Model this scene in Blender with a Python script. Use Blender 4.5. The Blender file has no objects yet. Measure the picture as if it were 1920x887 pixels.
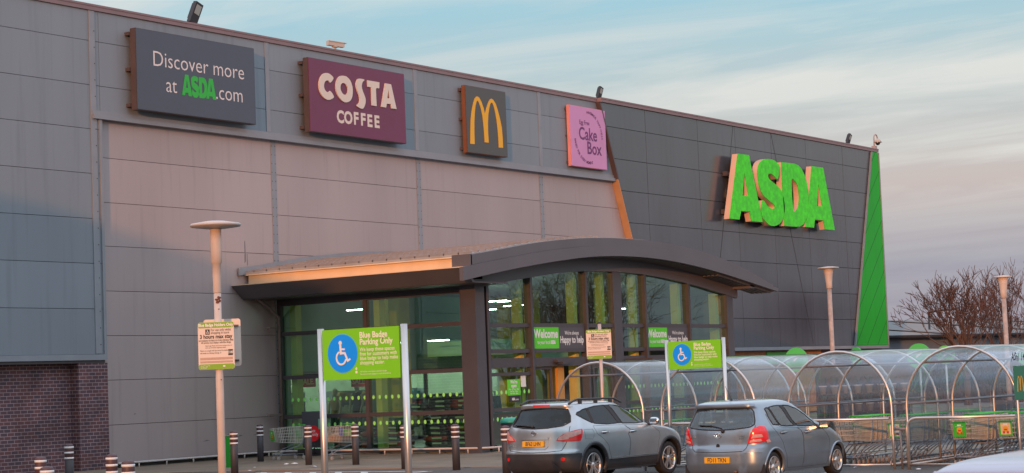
import bpy, bmesh, math, random
from mathutils import Vector, Matrix
from math import radians as rad, sin, cos, pi, sqrt
random.seed(11)
scene = bpy.context.scene
COL = scene.collection

# ------------------------------------------------------------------ camera
CAM_YAW, CAM_PITCH, CAM_ROLL, FPX = 0.60306, 0.07554, -0.03908, 3614.0
CAM = Vector((0, 0, 2.0))
_f = Vector((cos(CAM_PITCH)*cos(CAM_YAW), cos(CAM_PITCH)*sin(CAM_YAW), sin(CAM_PITCH)))
_r = Vector((sin(CAM_YAW), -cos(CAM_YAW), 0)); _u = _r.cross(_f)
AX = cos(CAM_ROLL)*_r + sin(CAM_ROLL)*_u
AY = -sin(CAM_ROLL)*_r + cos(CAM_ROLL)*_u
cam_data = bpy.data.cameras.new('camera'); cam = bpy.data.objects.new('camera', cam_data)
COL.objects.link(cam); scene.camera = cam
cam.matrix_world = Matrix(((AX.x, AY.x, -_f.x, CAM.x), (AX.y, AY.y, -_f.y, CAM.y), (AX.z, AY.z, -_f.z, CAM.z), (0, 0, 0, 1)))
cam_data.sensor_width = 36; cam_data.lens = FPX/1920*36
cam_data.clip_start = 0.1; cam_data.clip_end = 3000

# ------------------------------------------------------------------ light
SUN_EL, SUN_AZ = 6.5, 22.0            # degrees: height, and angle in front of the store wall
scene.view_settings.view_transform = 'Standard'; scene.view_settings.look = 'None'
scene.view_settings.gamma = 1; scene.view_settings.exposure = 0.12
scene.render.engine = 'CYCLES'
scene.cycles.use_denoising = True
scene.cycles.max_bounces = 8; scene.cycles.transparent_max_bounces = 24
scene.cycles.caustics_reflective = False; scene.cycles.caustics_refractive = False
to_sun = Vector((-cos(rad(SUN_AZ))*cos(rad(SUN_EL)), -sin(rad(SUN_AZ))*cos(rad(SUN_EL)), sin(rad(SUN_EL))))
sd = bpy.data.lights.new('sun', 'SUN'); sun = bpy.data.objects.new('sun', sd); COL.objects.link(sun)
sd.energy = 2.15; sd.angle = rad(0.6); sd.color = (1.0, 0.40, 0.14)
sun.rotation_euler = to_sun.to_track_quat('Z', 'Y').to_euler()
sun.location = (0, -20, 40)

world = bpy.data.worlds.new('World'); scene.world = world; world.use_nodes = True
wt = world.node_tree; wt.nodes.clear()
def WN(t, **k):
    n = wt.nodes.new(t)
    for a, b in k.items(): setattr(n, a, b)
    return n
def wl(a, b): wt.links.new(a, b)
wout = WN('ShaderNodeOutputWorld'); wbg = WN('ShaderNodeBackground'); wbg.inputs['Strength'].default_value = 0.1
sky = WN('ShaderNodeTexSky'); sky.sky_type = 'NISHITA'; sky.sun_disc = False
sky.sun_elevation = rad(SUN_EL); sky.sun_rotation = math.atan2(to_sun.x, to_sun.y)
sky.air_density = 1.0; sky.dust_density = 1.5; sky.ozone_density = 1.2
tc = WN('ShaderNodeTexCoord'); sep = WN('ShaderNodeSeparateXYZ'); wl(tc.outputs['Generated'], sep.inputs[0])
def wmath(op, a, b=None):
    n = WN('ShaderNodeMath', operation=op)
    for i, q in enumerate((a, b)):
        if q is None: continue
        if isinstance(q, (int, float)): n.inputs[i].default_value = q
        else: wl(q, n.inputs[i])
    return n.outputs[0]
# clear sky colour by height and by bearing: cool blue up left, lavender low right
elev = wmath('MAXIMUM', sep.outputs['Z'], 0.0)
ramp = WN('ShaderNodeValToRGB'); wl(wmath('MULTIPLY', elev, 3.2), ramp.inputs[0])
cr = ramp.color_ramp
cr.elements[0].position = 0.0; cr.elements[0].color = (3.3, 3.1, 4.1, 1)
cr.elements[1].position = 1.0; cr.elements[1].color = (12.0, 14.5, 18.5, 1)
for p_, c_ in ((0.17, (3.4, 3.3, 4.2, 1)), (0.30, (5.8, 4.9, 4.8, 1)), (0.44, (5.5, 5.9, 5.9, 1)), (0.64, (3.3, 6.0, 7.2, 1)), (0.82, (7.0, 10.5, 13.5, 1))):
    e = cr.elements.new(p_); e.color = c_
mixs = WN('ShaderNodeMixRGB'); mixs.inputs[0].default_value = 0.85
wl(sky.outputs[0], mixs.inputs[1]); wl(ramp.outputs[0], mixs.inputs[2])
# thin cloud: a flat layer high above, so it stretches towards the horizon
inv = wmath('DIVIDE', 1.0, wmath('ADD', elev, 0.055))
cx = wmath('MULTIPLY', sep.outputs['X'], inv); cy = wmath('MULTIPLY', sep.outputs['Y'], inv)
comb = WN('ShaderNodeCombineXYZ'); wl(cx, comb.inputs[0]); wl(cy, comb.inputs[1])
mp = WN('ShaderNodeMapping'); wl(comb.outputs[0], mp.inputs[0])
mp.inputs['Rotation'].default_value = (0, 0, rad(12)); mp.inputs['Scale'].default_value = (1.35, 0.5, 1.0)
mp.inputs['Location'].default_value = (0.4, 1.7, 0)
nz = WN('ShaderNodeTexNoise'); nz.inputs['Scale'].default_value = 0.75; nz.inputs['Detail'].default_value = 9
nz.inputs['Roughness'].default_value = 0.6; nz.inputs['Distortion'].default_value = 0.9
wl(mp.outputs[0], nz.inputs['Vector'])
cramp = WN('ShaderNodeValToRGB'); wl(nz.outputs[0], cramp.inputs[0])
cramp.color_ramp.elements[0].position = 0.40; cramp.color_ramp.elements[1].position = 0.62
cramp.color_ramp.elements[0].color = (0, 0, 0, 1); cramp.color_ramp.elements[1].color = (1, 1, 1, 1)
nz2 = WN('ShaderNodeTexNoise'); nz2.inputs['Scale'].default_value = 0.5; nz2.inputs['Detail'].default_value = 3
wl(mp.outputs[0], nz2.inputs['Vector'])
ccol = WN('ShaderNodeMixRGB'); wl(nz2.outputs[0], ccol.inputs[0])
ccol.inputs[1].default_value = (8.9, 8.6, 7.7, 1); ccol.inputs[2].default_value = (5.0, 5.4, 5.7, 1)
lowfade = WN('ShaderNodeMapRange'); lowfade.interpolation_type = 'SMOOTHSTEP'; wl(elev, lowfade.inputs[0])
lowfade.inputs[1].default_value = 0.05; lowfade.inputs[2].default_value = 0.12; lowfade.inputs[3].default_value = 0.12
cm = WN('ShaderNodeMixRGB'); wl(wmath('MULTIPLY', wmath('MULTIPLY', cramp.outputs[0], 0.9), lowfade.outputs[0]), cm.inputs[0])
wl(mixs.outputs[0], cm.inputs[1]); wl(ccol.outputs[0], cm.inputs[2])
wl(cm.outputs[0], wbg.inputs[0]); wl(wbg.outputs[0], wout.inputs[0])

# ------------------------------------------------------------------ pixel rays (1920 x 887 photograph) onto real planes
def ray(px, py): return (px-960)/FPX*AX - (py-443.5)/FPX*AY + _f
def onX(px, py, v): d = ray(px, py); return CAM + d*((v-CAM.x)/d.x)
def onY(px, py, v): d = ray(px, py); return CAM + d*((v-CAM.y)/d.y)
def onZ(px, py, v): d = ray(px, py); return CAM + d*((v-CAM.z)/d.z)
def atd(px, py, dep): return CAM + ray(px, py)*dep

# ------------------------------------------------------------------ materials
MATS = {}
def mat(name, col, rough=0.6, metal=0.0, var=0.12, vscale=1.5, bump=0.0, bscale=30, coat=0.0, spec=0.5, emit=None, streak=False, island=0.0):
    if name in MATS: return MATS[name]
    m = bpy.data.materials.new(name); m.use_nodes = True; nt = m.node_tree
    b = nt.nodes['Principled BSDF']
    b.inputs['Roughness'].default_value = rough; b.inputs['Metallic'].default_value = metal
    b.inputs['Coat Weight'].default_value = coat; b.inputs['Specular IOR Level'].default_value = spec
    c = (*col, 1)
    t = nt.nodes.new('ShaderNodeTexCoord'); vec = t.outputs['Object']
    if var > 0:
        mpn = nt.nodes.new('ShaderNodeMapping'); nt.links.new(vec, mpn.inputs[0])
        if streak: mpn.inputs['Scale'].default_value = (1.0, 1.0, 0.18)
        n = nt.nodes.new('ShaderNodeTexNoise'); n.inputs['Scale'].default_value = vscale; n.inputs['Detail'].default_value = 6
        nt.links.new(mpn.outputs[0], n.inputs['Vector'])
        mr = nt.nodes.new('ShaderNodeMapRange'); mr.inputs[1].default_value = 0.3; mr.inputs[2].default_value = 0.7
        mr.inputs[3].default_value = 1-var; mr.inputs[4].default_value = 1+var
        nt.links.new(n.outputs[0], mr.inputs[0])
        mx = nt.nodes.new('ShaderNodeVectorMath'); mx.operation = 'MULTIPLY'; mx.inputs[0].default_value = col
        fac_ = mr.outputs[0]
        if island:                                    # each separate sheet keeps its own slight tone, with fine rain streaks
            ge = nt.nodes.new('ShaderNodeNewGeometry'); r2 = nt.nodes.new('ShaderNodeMapRange'); r2.inputs[3].default_value = 1-island; r2.inputs[4].default_value = 1+island
            nt.links.new(ge.outputs['Random Per Island'], r2.inputs[0])
            m3 = nt.nodes.new('ShaderNodeMapping'); m3.inputs['Scale'].default_value = (5.0, 5.0, 0.25); nt.links.new(vec, m3.inputs[0])
            n3 = nt.nodes.new('ShaderNodeTexNoise'); n3.inputs['Scale'].default_value = 1.0; n3.inputs['Detail'].default_value = 5; nt.links.new(m3.outputs[0], n3.inputs['Vector'])
            r3 = nt.nodes.new('ShaderNodeMapRange'); r3.inputs[1].default_value = 0.55; r3.inputs[2].default_value = 0.8; r3.inputs[3].default_value = 1.0; r3.inputs[4].default_value = 0.84; nt.links.new(n3.outputs[0], r3.inputs[0])
            k1 = nt.nodes.new('ShaderNodeMath'); k1.operation = 'MULTIPLY'; nt.links.new(mr.outputs[0], k1.inputs[0]); nt.links.new(r2.outputs[0], k1.inputs[1])
            k2 = nt.nodes.new('ShaderNodeMath'); k2.operation = 'MULTIPLY'; nt.links.new(k1.outputs[0], k2.inputs[0]); nt.links.new(r3.outputs[0], k2.inputs[1]); fac_ = k2.outputs[0]
        nt.links.new(fac_, mx.inputs[1]); nt.links.new(mx.outputs[0], b.inputs['Base Color'])
        mr2 = nt.nodes.new('ShaderNodeMapRange'); mr2.inputs[1].default_value = 0.3; mr2.inputs[2].default_value = 0.7
        mr2.inputs[3].default_value = max(0.02, rough*(1-var)); mr2.inputs[4].default_value = min(1, rough*(1+var))
        nt.links.new(n.outputs[0], mr2.inputs[0]); nt.links.new(mr2.outputs[0], b.inputs['Roughness'])
    else: b.inputs['Base Color'].default_value = c
    if bump > 0:
        n2 = nt.nodes.new('ShaderNodeTexNoise'); n2.inputs['Scale'].default_value = bscale; n2.inputs['Detail'].default_value = 4
        nt.links.new(vec, n2.inputs['Vector'])
        bp = nt.nodes.new('ShaderNodeBump'); bp.inputs['Strength'].default_value = bump; bp.inputs['Distance'].default_value = 0.02
        nt.links.new(n2.outputs[0], bp.inputs['Height']); nt.links.new(bp.outputs[0], b.inputs['Normal'])
    if emit:
        b.inputs['Emission Color'].default_value = (*emit[0], 1); b.inputs['Emission Strength'].default_value = emit[1]
    MATS[name] = m; return m
def glass(name, tint, refl=0.9, ior=1.5, rough=0.01, wav=0.0):
    if name in MATS: return MATS[name]
    m = bpy.data.materials.new(name); m.use_nodes = True; nt = m.node_tree; nt.nodes.clear()
    o = nt.nodes.new('ShaderNodeOutputMaterial'); mx = nt.nodes.new('ShaderNodeMixShader')
    tr = nt.nodes.new('ShaderNodeBsdfTransparent'); tr.inputs[0].default_value = (*tint, 1)
    gl = nt.nodes.new('ShaderNodeBsdfGlossy'); gl.inputs['Roughness'].default_value = rough
    gl.inputs['Color'].default_value = (*(refl if isinstance(refl, tuple) else (refl,)*3), 1)
    f0 = ((ior-1)/(ior+1))**2
    def mth(op, x, y=None):
        n = nt.nodes.new('ShaderNodeMath'); n.operation = op
        for i, q in enumerate((x, y)):
            if q is None: continue
            if isinstance(q, (int, float)): n.inputs[i].default_value = q
            else: nt.links.new(q, n.inputs[i])
        return n.outputs[0]
    ge = nt.nodes.new('ShaderNodeNewGeometry'); dt = nt.nodes.new('ShaderNodeVectorMath'); dt.operation = 'DOT_PRODUCT'
    nt.links.new(ge.outputs['Normal'], dt.inputs[0]); nt.links.new(ge.outputs['Incoming'], dt.inputs[1])
    fac = mth('ADD', f0, mth('MULTIPLY', 1-f0, mth('POWER', mth('SUBTRACT', 1.0, mth('ABSOLUTE', dt.outputs['Value'])), 5.0)))
    if wav > 0:
        t = nt.nodes.new('ShaderNodeTexCoord'); n2 = nt.nodes.new('ShaderNodeTexNoise'); n2.inputs['Scale'].default_value = 0.9
        nt.links.new(t.outputs['Object'], n2.inputs['Vector'])
        bp = nt.nodes.new('ShaderNodeBump'); bp.inputs['Strength'].default_value = wav; bp.inputs['Distance'].default_value = 0.05
        nt.links.new(n2.outputs[0], bp.inputs['Height']); nt.links.new(bp.outputs[0], gl.inputs['Normal'])
    nt.links.new(fac, mx.inputs[0]); nt.links.new(tr.outputs[0], mx.inputs[1]); nt.links.new(gl.outputs[0], mx.inputs[2])
    nt.links.new(mx.outputs[0], o.inputs[0]); MATS[name] = m; return m
def brick_mat(name, c1, c2, mortar):
    m = bpy.data.materials.new(name); m.use_nodes = True; nt = m.node_tree; b = nt.nodes['Principled BSDF']
    b.inputs['Roughness'].default_value = 0.85
    t = nt.nodes.new('ShaderNodeTexCoord'); s = nt.nodes.new('ShaderNodeSeparateXYZ'); nt.links.new(t.outputs['Object'], s.inputs[0])
    c = nt.nodes.new('ShaderNodeCombineXYZ')
    ad = nt.nodes.new('ShaderNodeMath'); ad.operation = 'ADD'; nt.links.new(s.outputs[0], ad.inputs[0]); nt.links.new(s.outputs[1], ad.inputs[1])
    nt.links.new(ad.outputs[0], c.inputs[0]); nt.links.new(s.outputs[2], c.inputs[1])
    k = nt.nodes.new('ShaderNodeTexBrick'); nt.links.new(c.outputs[0], k.inputs['Vector'])
    k.inputs['Scale'].default_value = 1.0; k.inputs['Brick Width'].default_value = 0.235; k.inputs['Row Height'].default_value = 0.098
    k.inputs['Mortar Size'].default_value = 0.008; k.inputs['Color1'].default_value = (*c1, 1); k.inputs['Color2'].default_value = (*c2, 1)
    k.inputs['Mortar'].default_value = (*mortar, 1); k.inputs['Bias'].default_value = 0.0
    n = nt.nodes.new('ShaderNodeTexNoise'); n.inputs['Scale'].default_value = 1.6; n.inputs['Detail'].default_value = 6; nt.links.new(t.outputs['Object'], n.inputs['Vector'])
    mr = nt.nodes.new('ShaderNodeMapRange'); mr.inputs[1].default_value = 0.3; mr.inputs[2].default_value = 0.7; mr.inputs[3].default_value = 0.65; mr.inputs[4].default_value = 1.25
    nt.links.new(n.outputs[0], mr.inputs[0])
    v = nt.nodes.new('ShaderNodeVectorMath'); v.operation = 'MULTIPLY'; nt.links.new(k.outputs[0], v.inputs[0]); nt.links.new(mr.outputs[0], v.inputs[1])
    nt.links.new(v.outputs[0], b.inputs['Base Color'])
    bp = nt.nodes.new('ShaderNodeBump'); bp.inputs['Strength'].default_value = 0.4; bp.inputs['Distance'].default_value = 0.01; bp.invert = True
    nt.links.new(k.outputs['Fac'], bp.inputs['Height']); nt.links.new(bp.outputs[0], b.inputs['Normal'])
    MATS[name] = m; return m

# ------------------------------------------------------------------ mesh builder
ORG = {}
class MB:
    def __init__(s): s.v = []; s.f = []; s.sm = []; s.mi = []
    def add(s, vs, fs, smooth=False, mi=0):
        o = len(s.v); s.v += [tuple(q) for q in vs]
        for f in fs: s.f.append(tuple(o+i for i in f)); s.sm.append(smooth); s.mi.append(mi)
        return s
    def box(s, a, b, mi=0):
        x0, x1 = sorted((a[0], b[0])); y0, y1 = sorted((a[1], b[1])); z0, z1 = sorted((a[2], b[2]))
        return s.add([(x0,y0,z0),(x1,y0,z0),(x1,y1,z0),(x0,y1,z0),(x0,y0,z1),(x1,y0,z1),(x1,y1,z1),(x0,y1,z1)],
              [(0,3,2,1),(4,5,6,7),(0,1,5,4),(1,2,6,5),(2,3,7,6),(3,0,4,7)], mi=mi)
    def obox(s, c, ax, ay, az, mi=0):
        c, ax, ay, az = map(Vector, (c, ax, ay, az))
        vs = [c+i*ax+j*ay+k*az for k in (-1,1) for i, j in ((-1,-1),(1,-1),(1,1),(-1,1))]
        return s.add(vs, [(0,3,2,1),(4,5,6,7),(0,1,5,4),(1,2,6,5),(2,3,7,6),(3,0,4,7)], mi=mi)
    def rbox(s, a, b, r=0.02, n=3, mi=0):            # box with rounded edges, through bmesh bevel
        bm = bmesh.new(); bmesh.ops.create_cube(bm, size=1)
        a, b = Vector(a), Vector(b); c = (a+b)/2; d = b-a
        for q in bm.verts: q.co = Vector((q.co.x*abs(d.x), q.co.y*abs(d.y), q.co.z*abs(d.z))) + c
        bmesh.ops.bevel(bm, geom=bm.edges[:], offset=r, segments=n, affect='EDGES', profile=0.5)
        bm.verts.index_update(); s.add([q.co for q in bm.verts], [[q.index for q in f.verts] for f in bm.faces], True, mi); bm.free(); return s
    def tube(s, pts, r, n=8, caps=True, radii=None, closed=False, smooth=True, mi=0):
        pts = [Vector(q) for q in pts]; m = len(pts)
        up = None; vs = []; fs = []
        for i, p in enumerate(pts):
            if closed: d = (pts[(i+1) % m]-pts[i-1])
            else: d = pts[min(i+1, m-1)]-pts[max(i-1, 0)]
            d = d.normalized() if d.length > 1e-9 else Vector((0,0,1))
            if up is None:
                up = Vector((0,0,1)) if abs(d.z) < 0.9 else Vector((1,0,0))
            a = d.cross(up)
            if a.length < 1e-6: a = d.cross(Vector((0.3,1,0.2)))
            a.normalize(); b = a.cross(d).normalized(); up = b
            rr = radii[i] if radii else r
            for k in range(n):
                t = 2*pi*(k+0.5)/n; vs.append(p + rr*(cos(t)*a + sin(t)*b))
        L = m if closed else m-1
        for i in range(L):
            j = (i+1) % m
            for k in range(n): fs.append((i*n+k, i*n+(k+1) % n, j*n+(k+1) % n, j*n+k))
        if caps and not closed:
            fs.append(tuple(reversed(range(n)))); fs.append(tuple(range((m-1)*n, m*n)))
        return s.add(vs, fs, smooth, mi)
    def lathe(s, prof, c=(0,0,0), n=24, axis=(0,0,1), smooth=True, mi=0, caps=True):
        az = Vector(axis).normalized(); ax = az.orthogonal().normalized(); ay = az.cross(ax); c = Vector(c)
        vs = []; fs = []
        for (r, z) in prof:
            for k in range(n):
                t = 2*pi*k/n; vs.append(c + az*z + r*(cos(t)*ax+sin(t)*ay))
        for i in range(len(prof)-1):
            for k in range(n): fs.append((i*n+k, i*n+(k+1) % n, (i+1)*n+(k+1) % n, (i+1)*n+k))
        if caps and prof[0][0] > 1e-6: fs.append(tuple(reversed(range(n))))
        if caps and prof[-1][0] > 1e-6: fs.append(tuple(range((len(prof)-1)*n, len(prof)*n)))
        return s.add(vs, fs, smooth, mi)
    def prism(s, poly, fn, d0, d1, mi=0):             # fn(a, b, d) -> point; poly in (a, b)
        n = len(poly); vs = [fn(a, b, d0) for a, b in poly]+[fn(a, b, d1) for a, b in poly]
        fs = [tuple(range(n)), tuple(reversed(range(n, 2*n)))]+[(i, n+i, n+(i+1) % n, (i+1) % n) for i in range(n)]
        return s.add(vs, fs, mi=mi)
    def flat(s, me, fn, mi=0):                        # a filled curve mesh (x, y, z) mapped by fn
        return s.add([fn(*q.co) for q in me.vertices], [tuple(p.vertices) for p in me.polygons], mi=mi)
    def build(s, name, mats, parent=None, label=None, fix=True, merge=False):
        org = Vector((0,0,0))
        top = parent
        while top is not None and top.parent is not None: top = top.parent
        if top is not None and top.name in ORG: org = ORG[top.name]
        me = bpy.data.meshes.new(name)
        me.from_pydata([tuple(Vector(q)-org) for q in s.v], [], s.f)
        me.polygons.foreach_set('use_smooth', s.sm); me.polygons.foreach_set('material_index', s.mi)
        for m in (mats if isinstance(mats, (list, tuple)) else [mats]): me.materials.append(m)
        me.validate(); me.update()
        if fix or merge:
            bm = bmesh.new(); bm.from_mesh(me)
            if merge: bmesh.ops.remove_doubles(bm, verts=bm.verts, dist=1e-5)
            if fix: bmesh.ops.recalc_face_normals(bm, faces=bm.faces)
            bm.to_mesh(me); bm.free()
        o = bpy.data.objects.new(name, me); COL.objects.link(o)
        if parent is not None: o.parent = parent
        if label: o['label'] = label
        return o
def tag(o, label, cat, group=None):
    o['label'] = label; o['category'] = cat
    if group: o['group'] = group
    return o
def thing(name, label, cat, loc=(0,0,0), rotz=0.0, group=None, world=False):
    o = bpy.data.objects.new(name, None); COL.objects.link(o); o.empty_display_size = 0.3
    o.location = loc; o.rotation_euler = (0, 0, rotz)
    if world: ORG[o.name] = Vector(loc)
    return tag(o, label, cat, group)
def struct(o): o['kind'] = 'structure'; return o
def stuff(o): o['kind'] = 'stuff'; return o
def copy_tree(o, parent=None):
    c = o.copy(); COL.objects.link(c)
    if parent is not None: c.parent = parent
    for ch in [q for q in bpy.data.objects if q.parent == o]: copy_tree(ch, c)
    return c
def place(src, first, loc, rotz, label, group=None):
    o = src if first else copy_tree(src)
    o.location = loc; o.rotation_euler = (0, 0, rotz); o['label'] = label
    if group: o['group'] = group
    return o

_tc = {}
def text_mesh(body, size=1.0, bold=0.0, align='CENTER', space=1.0, ext=0.0, shear=0.0, line=1.0):
    k = (body, size, bold, align, space, ext, shear, line)
    if k in _tc: return _tc[k]
    c = bpy.data.curves.new('lettering', 'FONT'); c.body = body; c.size = size; c.offset = bold; c.align_x = align
    c.space_character = space; c.extrude = ext; c.shear = shear; c.resolution_u = 3; c.space_line = line
    o = bpy.data.objects.new('lettering', c); me = bpy.data.meshes.new_from_object(o)
    bpy.data.objects.remove(o); _tc[k] = me; return me
def shape_mesh(loops, ext=0.0, bev=0.0):
    c = bpy.data.curves.new('outline', 'CURVE'); c.dimensions = '2D'; c.fill_mode = 'BOTH'; c.extrude = ext; c.bevel_depth = bev
    for L in loops:
        sp = c.splines.new('POLY'); sp.points.add(len(L)-1); sp.use_cyclic_u = True
        for q, (a, b) in zip(sp.points, L): q.co = (a, b, 0, 1)
    o = bpy.data.objects.new('outline', c); me = bpy.data.meshes.new_from_object(o); bpy.data.objects.remove(o); return me
def smooth_loop(L, k=6, closed=True):                 # Catmull-Rom through the points
    n = len(L); out = []
    R = range(n) if closed else range(n-1)
    for i in R:
        if closed: p = [L[(i+j-1) % n] for j in range(4)]
        else: p = [L[max(0, min(n-1, i+j-1))] for j in range(4)]
        for q in range(k):
            t = q/k; o = []
            for d in range(len(p[0])):
                a, b, c, e = p[0][d], p[1][d], p[2][d], p[3][d]
                o.append(0.5*((2*b)+(-a+c)*t+(2*a-5*b+4*c-e)*t*t+(-a+3*b-3*c+e)*t**3))
            out.append(tuple(o))
    if not closed: out.append(tuple(L[-1]))
    return out
def interp(T, x):
    if x <= T[0][0]: return T[0][1]
    for (a, b), (c, d) in zip(T, T[1:]):
        if x <= c: return b+(d-b)*(x-a)/(c-a)
    return T[-1][1]
def clip(poly, a, b, c):                              # keep a*x + b*z <= c
    out = []
    for i in range(len(poly)):
        p, q = poly[i-1], poly[i]; fp = a*p[0]+b*p[1]-c; fq = a*q[0]+b*q[1]-c
        if (fp <= 0) != (fq <= 0):
            t = fp/(fp-fq); out.append((p[0]+t*(q[0]-p[0]), p[1]+t*(q[1]-p[1])))
        if fq <= 0: out.append(q)
    return out
class Frame:                                          # a flat face in the world: origin, right, up, outward normal
    def __init__(s, o, r, u): s.o = Vector(o); s.r = Vector(r).normalized(); s.u = Vector(u).normalized(); s.n = s.r.cross(s.u)
    def __call__(s, x, y, z=0.0): return s.o + s.r*x + s.u*y + s.n*z
    def txt(s, mb, body, x, y, size, bold=0.0, align='CENTER', z=0.004, sx=1.0, mi=0, **k):
        me = text_mesh(body, size, bold, align, **k)
        return mb.flat(me, lambda a, b, c: s(x+a*sx, y+b, z+c), mi)
    def rect(s, mb, x0, y0, x1, y1, z0, z1, mi=0):
        return mb.prism([(x0,y0),(x1,y0),(x1,y1),(x0,y1)], s, z0, z1, mi)
    def rrect(s, mb, x0, y0, x1, y1, r, z0, z1, mi=0, n=5):
        P = []
        for (cx_, cy_, a0) in ((x1-r,y1-r,0),(x0+r,y1-r,90),(x0+r,y0+r,180),(x1-r,y0+r,270)):
            for k in range(n+1): t = rad(a0+90*k/n); P.append((cx_+r*cos(t), cy_+r*sin(t)))
        return mb.prism(P, s, z0, z1, mi)
    def disc(s, mb, x, y, rx, ry, z0, z1, mi=0, n=40):
        return mb.prism([(x+rx*cos(2*pi*k/n), y+ry*sin(2*pi*k/n)) for k in range(n)], s, z0, z1, mi)
# ================================================================== THE SETTING
D = 40.54                                             # plane of the store wall
GREEN = mat('shop green', (0.045, 0.42, 0.03), 0.45, var=0.05)
SIGNGREEN = mat('sign green', (0.19, 0.60, 0.003), 0.5, var=0.04)
WHITE = mat('white print', (0.8, 0.78, 0.74), 0.5, var=0)
INK = mat('dark print', (0.03, 0.025, 0.03), 0.6, var=0)
BLUE = mat('badge blue', (0.0, 0.30, 1.0), 0.45, var=0)
STEEL = mat('brushed steel', (0.62, 0.59, 0.56), 0.32, metal=0.85, var=0.08)
asphalt = mat('asphalt', (0.108, 0.09, 0.078), 0.9, var=0.3, vscale=0.7, bump=0.5, bscale=60)
paving = mat('paving', (0.225, 0.165, 0.118), 0.9, var=0.25, vscale=0.9, bump=0.4, bscale=40)
roadpaint = mat('road paint', (0.55, 0.53, 0.5), 0.8, var=0.25, vscale=3)
struct(MB().add([(-700,-700,0),(1100,-700,0),(1100,1100,0),(-700,1100,0)], [(0,1,2,3)]).build('ground', asphalt))
mb = MB(); mb.prism([(37.6,17),(37.6,29.0),(36.3,36.0),(24.0,36.5),(12.0,37.0),(12.0,41.2),(110,41.2),(110,33),(62,33),(62,25.8),(46,25.8),(46,17)], lambda a,b,d: Vector((a,b,d)), -0.05, 0.02)
struct(mb.build('pavement', paving))
mb = MB()
for yy in (14.0, 16.6, 19.35, 22.4, 25.0): mb.box((30.0, yy-0.05, 0.0), (34.9, yy+0.05, 0.005))
mb.box((36.2,27.5,0.0),(36.3,33.0,0.005)); mb.box((30,27.55,0.0),(36.3,27.65,0.005))
for k in range(5): mb.prism([(34.2+k*0.1,28.0+k*0.9),(34.3+k*0.1,27.8+k*0.9),(36.2,29.4+k*0.8),(36.2,29.6+k*0.8)], lambda a,b,d: Vector((a,b,d)), 0, 0.005)
struct(mb.build('road_marking', roadpaint))

# ------------------------------------------------------------------ the supermarket
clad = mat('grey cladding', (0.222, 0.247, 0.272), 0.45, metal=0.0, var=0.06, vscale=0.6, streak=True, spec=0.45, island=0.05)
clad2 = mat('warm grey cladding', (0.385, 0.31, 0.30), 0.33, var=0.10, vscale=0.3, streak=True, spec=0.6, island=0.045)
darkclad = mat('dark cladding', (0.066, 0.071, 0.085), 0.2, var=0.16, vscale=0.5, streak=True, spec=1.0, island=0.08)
joint = mat('joint shadow gap', (0.02, 0.018, 0.02), 0.9, var=0)
trimm = mat('grey flashing', (0.25, 0.26, 0.28), 0.45, var=0.08)
copm = mat('roof edge trim', (0.235, 0.15, 0.15), 0.5, var=0.1)
bronze = mat('porch grey', (0.112, 0.101, 0.112), 0.42, var=0.08, vscale=0.8, spec=0.5)
colm = mat('column dark grey', (0.072, 0.066, 0.076), 0.4, var=0.08)
framem = mat('window frame grey', (0.066, 0.056, 0.062), 0.45, var=0.06)
brick = brick_mat('brown brick', (0.145, 0.056, 0.056), (0.075, 0.048, 0.062), (0.34, 0.24, 0.235))
timber = mat('orange timber', (0.42, 0.17, 0.06), 0.6, var=0.3, vscale=6)
finm = mat('green fin', (0.014, 0.39, 0.018), 0.5, var=0.12, vscale=0.5, streak=True, spec=0.25, island=0.01)
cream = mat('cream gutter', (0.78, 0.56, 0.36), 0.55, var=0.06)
store = thing('supermarket', 'long grey metal clad supermarket with a curved roof entrance porch and green corner fin', 'supermarket', (38.25, D, 0), 0, world=True)
P = lambda a, b, d: Vector((a, d, b))                 # a along the wall, b up, d depth
def panels(xs, zs, Y, th, gap=0.014, cl=(), jit=0.0, skip=None):
    mb = MB()
    for x0, x1 in zip(xs, xs[1:]):
        for z0, z1 in zip(zs, zs[1:]):
            if skip and skip(x0,x1,z0,z1): continue
            poly = [(x0+gap/2,z0+gap/2),(x1-gap/2,z0+gap/2),(x1-gap/2,z1-gap/2),(x0+gap/2,z1-gap/2)]
            for c in cl:
                if poly: poly = clip(poly, *c)
            if len(poly) < 3: continue
            ta = random.uniform(-jit, jit); tb = random.uniform(-jit, jit); cx_, cz_ = (x0+x1)/2, (z0+z1)/2
            mb.prism(poly, lambda a, b, d: Vector((a, d if d > Y+0.01 else d+ta*(a-cx_)+tb*(b-cz_), b)), Y, Y+th)
    return mb
ZJ = [3.24, 4.52, 5.80, 7.07, 8.35, 9.62, 10.88, 12.15, 13.03]
dl = lambda z: 64.95+(13.03-z)*0.385                  # the slanted edge of the dark end
DX, DC = 1/sqrt(1+0.385**2), None
left_clip = (1, 0.385, 64.95+13.03*0.385-0.02)        # left of the slant
right_clip = (-1, -0.385, -(64.95+13.03*0.385)-0.02)
mb = panels([8,15.4,22.9,30.4,38.0,38.27], ZJ, D-0.12, 0.1)
z_up = [10.04, 10.88, 12.15, 13.03]
mb2 = panels([38.27,45.4,53.1,60.85,68.0], z_up, D-0.12, 0.1, cl=[left_clip]); mb.add(mb2.v, mb2.f)
mb.build('upper_cladding', clad, store)
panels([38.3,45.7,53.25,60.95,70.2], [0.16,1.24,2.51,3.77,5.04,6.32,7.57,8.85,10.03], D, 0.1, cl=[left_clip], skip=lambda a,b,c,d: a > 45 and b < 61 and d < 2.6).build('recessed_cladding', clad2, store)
dxs = [64.0,68.46,72.87,76.3,79.8,83.4,87.5,91.75]; dzs = [3.15,4.44,5.7,6.98,8.27,9.55,10.82,12.09,13.03]
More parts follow.
